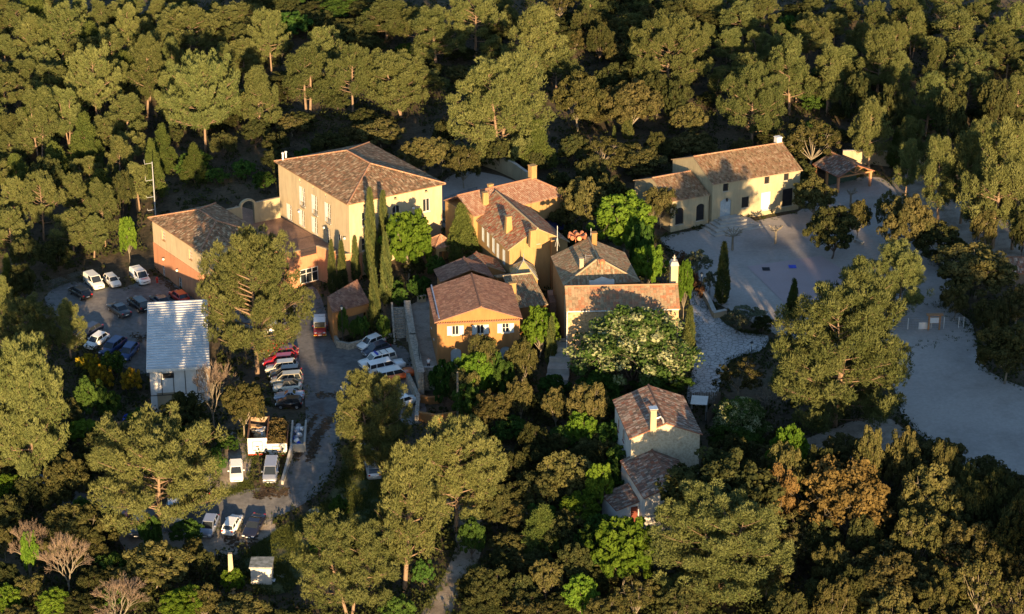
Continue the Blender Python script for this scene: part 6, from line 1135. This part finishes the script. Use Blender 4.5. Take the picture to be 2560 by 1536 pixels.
# ------------------------------------------------------------------ undergrowth: leafy ground cover between the trees
rng = np.random.default_rng(5); n = 44000; uu = rng.uniform(-150, 2710, n); vv = rng.uniform(-160, 1700, n)
yp = -(vv-768)/F; dz = -sp+yp*cp; tt = -CAMZ/dz; xy = np.c_[(uu-1280)/F*tt, (cp+yp*sp)*tt]
for _ in range(4):
    z = hts(xy); tt = (z-CAMZ)/dz; xy = np.c_[(uu-1280)/F*tt, (cp+yp*sp)*tt]
keep = np.ones(n, bool)
for pl in OPEN: keep &= ~inside(pl, xy[:, 0], xy[:, 1])
xy = xy[keep]; z = hts(xy); pat = np.sin(xy[:, 0]*.21+np.sin(xy[:, 1]*.13)*2)*np.sin(xy[:, 1]*.17+np.cos(xy[:, 0]*.11)*2)
rr = rng.uniform(.35, 1.0, len(xy))*(1+.5*pat); sel = rng.uniform(-1.1, .8, len(xy)) < pat
V, T, tint = lumps(np.c_[xy, z+rr*.35][sel], rr[sel], 15, .17, .8)
L_['under'] = leaf('undergrowth_leaves', (.018, .026, .009), (.055, .062, .022), .15)
me = npmesh('undergrowth', V, T, tint=tint); me.materials.append(L_['under']); o = bpy.data.objects.new('undergrowth', me); link(o)
tag(o, 'low tangled undergrowth on the floor of the wood', 'undergrowth', kind='stuff')

# grass blades on the bank and weeds along the ragged edges of the gravel
def tufts(name, polys, n, L, Wd, lm, label, seed, edge=None):
    global rng
    rng = np.random.default_rng(seed); pts = []
    for pl in polys:
        a = np.array(pl)
        if edge is None:
            q = np.c_[rng.uniform(a[:, 0].min(), a[:, 0].max(), n*2), rng.uniform(a[:, 1].min(), a[:, 1].max(), n*2)]; q = q[inside(pl, q[:, 0], q[:, 1])]
        else:
            i = rng.integers(0, len(a), n); t = rng.uniform(size=(n, 1)); q = a[i]*(1-t)+a[(i+1) % len(a)]*t+rng.normal(size=(n, 2))*edge
        pts.append(q)
    q = np.concatenate(pts); pat = np.sin(q[:, 0]*1.1)*np.sin(q[:, 1]*.9+q[:, 0]*.4); q = q[rng.uniform(-1, .6, len(q)) < pat]
    c = np.repeat(np.c_[q, hts(q)+.08], 7, 0)+rng.normal(size=(len(q)*7, 3))*np.array([.14, .14, .0]); d = unit(rng.normal(size=c.shape)*.5+np.array([0, 0, 1.])); V, T = blades(c, d, rng.uniform(.6, 1.3, len(c))*L, Wd)
    me = npmesh(name, V, T, tint=np.repeat(rng.uniform(0, 1, len(c)), 3)); me.materials.append(lm); o = bpy.data.objects.new(name, me); link(o); tag(o, label, name.replace('_', ' '), kind='stuff')
L_['grass'] = leaf('grass_blades', (.03, .045, .012), (.085, .10, .03), .2)
tufts('grass', [OPENN['grass_bank']], 9000, .34, .07, L_['grass'], 'rough green grass on the bank below the driveway', 31)
tufts('weeds', [OPENN[k] for k in ('plaza', 'gravel_field', 'car_park', 'stone_path', 'dirt_track', 'verge')], 1500, .28, .07, L_['grass'], 'weeds and dry grass along the ragged gravel edges', 32, .55)
# ------------------------------------------------------------------ tall pines just outside the picture whose shadows fall into it
def outside(x, y, h, k='t', i=0):
    cm, tm, H0, R0 = PROTO[k][i % len(PROTO[k])]; root = empty('pine_tree', (x, y, ht(x, y)), x); s = h/H0; root.scale = (s, s, s)
    a = bpy.data.objects.new('trunk', tm); link(a, root); c = bpy.data.objects.new('crown', cm); link(c, root); u, v = proj((x, y, ht(x, y)+h*.6)); TREES.append([root, k, u, v, 'x', h, 99, 0])
for i, (x, y, h) in enumerate([(64, 182, 21), (70, 172, 22), (77, 184, 21), (85, 176, 22), (93, 190, 21), (72, 156, 24), (84, 158, 24), (100, 178, 22), (110, 190, 22), (80, 200, 20), (90, 208, 20), (104, 214, 20), (53, 186, 24), (60, 196, 23), (66, 207, 22), (57, 170, 24), (74, 216, 20), (83, 222, 20), (95, 225, 20), (72, 194, 23)]): outside(x+9, y, h, 'trt'[i % 3], i)
# ------------------------------------------------------------------ a label for every tree: its look, then what it stands by
MARKS = [('the salmon annex', 450, 640), ('the big cream hall', 880, 500), ('the pink-roofed house', 1320, 470), ('the white farmhouse', 1870, 470), ('the timber shelter', 2110, 430), ('the plaza', 1850, 660), ('the chapel', 1550, 760),
 ('the ochre house', 1200, 800), ('the stone cottage', 1650, 1080), ('the gravel field', 2350, 1020), ('the white mesh fence', 2320, 810), ('the metal workshop', 445, 880), ('the upper car park', 290, 770), ('the waste skips', 665, 1090), ('the driveway', 790, 930),
 ('the dirt track', 1140, 1380), ('the concrete hut', 655, 1430), ('the stone path', 1760, 880), ('the garden pavilion', 870, 740), ('the red-roofed house', 1280, 580)]
ORD = 'first second third fourth fifth sixth seventh eighth ninth tenth eleventh twelfth thirteenth fourteenth fifteenth sixteenth seventeenth eighteenth nineteenth twentieth'.split()
med = {}
for t in TREES: med.setdefault(t[1], []).append(t[5])
out = {}
for t in TREES:
    root, k, u, v, lab, Hh, w = t[:7]; nm, desc, cat = KIND[k]; mh = sorted(med[k])[len(med[k])//2]
    if lab == 'x': txt = 'tall pine standing outside the frame beyond the near edge'
    else:
        size = 'tall' if Hh > 1.2*mh else ('low' if Hh < .8*mh else ('broad' if w > 110 else 'slim')); desc2 = desc.replace('tall ', '') if size in ('tall', 'low', 'slim') else desc
        if desc2.split()[0] in ('broad', 'tall', 'small', 'massive', 'umbrella-headed', 'narrow'): size = ''
        d, m = min(((((u-a)*.8)**2+((v-b)*1.3)**2), (n, a, b)) for n, a, b in MARKS); n, a, b = m; du, dv = u-a, v-b
        rel = 'far behind' if dv < -200 else ('behind' if dv < -60 and abs(dv)*1.4 > abs(du) else ('in front of' if dv > 60 and abs(dv)*1.4 > abs(du) else ('left of' if du < 0 else 'right of')))
        txt = ' '.join(f'{size} {desc2} {rel} {n}'.split())
    out.setdefault(txt, []).append(t)
for txt, ts in out.items():
    ts.sort(key=lambda t: t[2])
    for i, t in enumerate(ts):
        r = t[0]; l = txt if len(ts) == 1 else f'{txt}, {ORD[i] if i < 20 else str(i+1)+"th"} from left'
        if txt.startswith('tall pine standing outside'): l = txt
        tag(r, l, KIND[t[1]][2], GROUPS.get(KIND[t[1]][2]) if len(ts) else None)
for o in (r for r in bpy.data.objects if r.parent is None and r.type == 'EMPTY' and not r.get('label')): o['label'] = o.name.split('.')[0].replace('_', ' ')+' standing beside the ochre house'
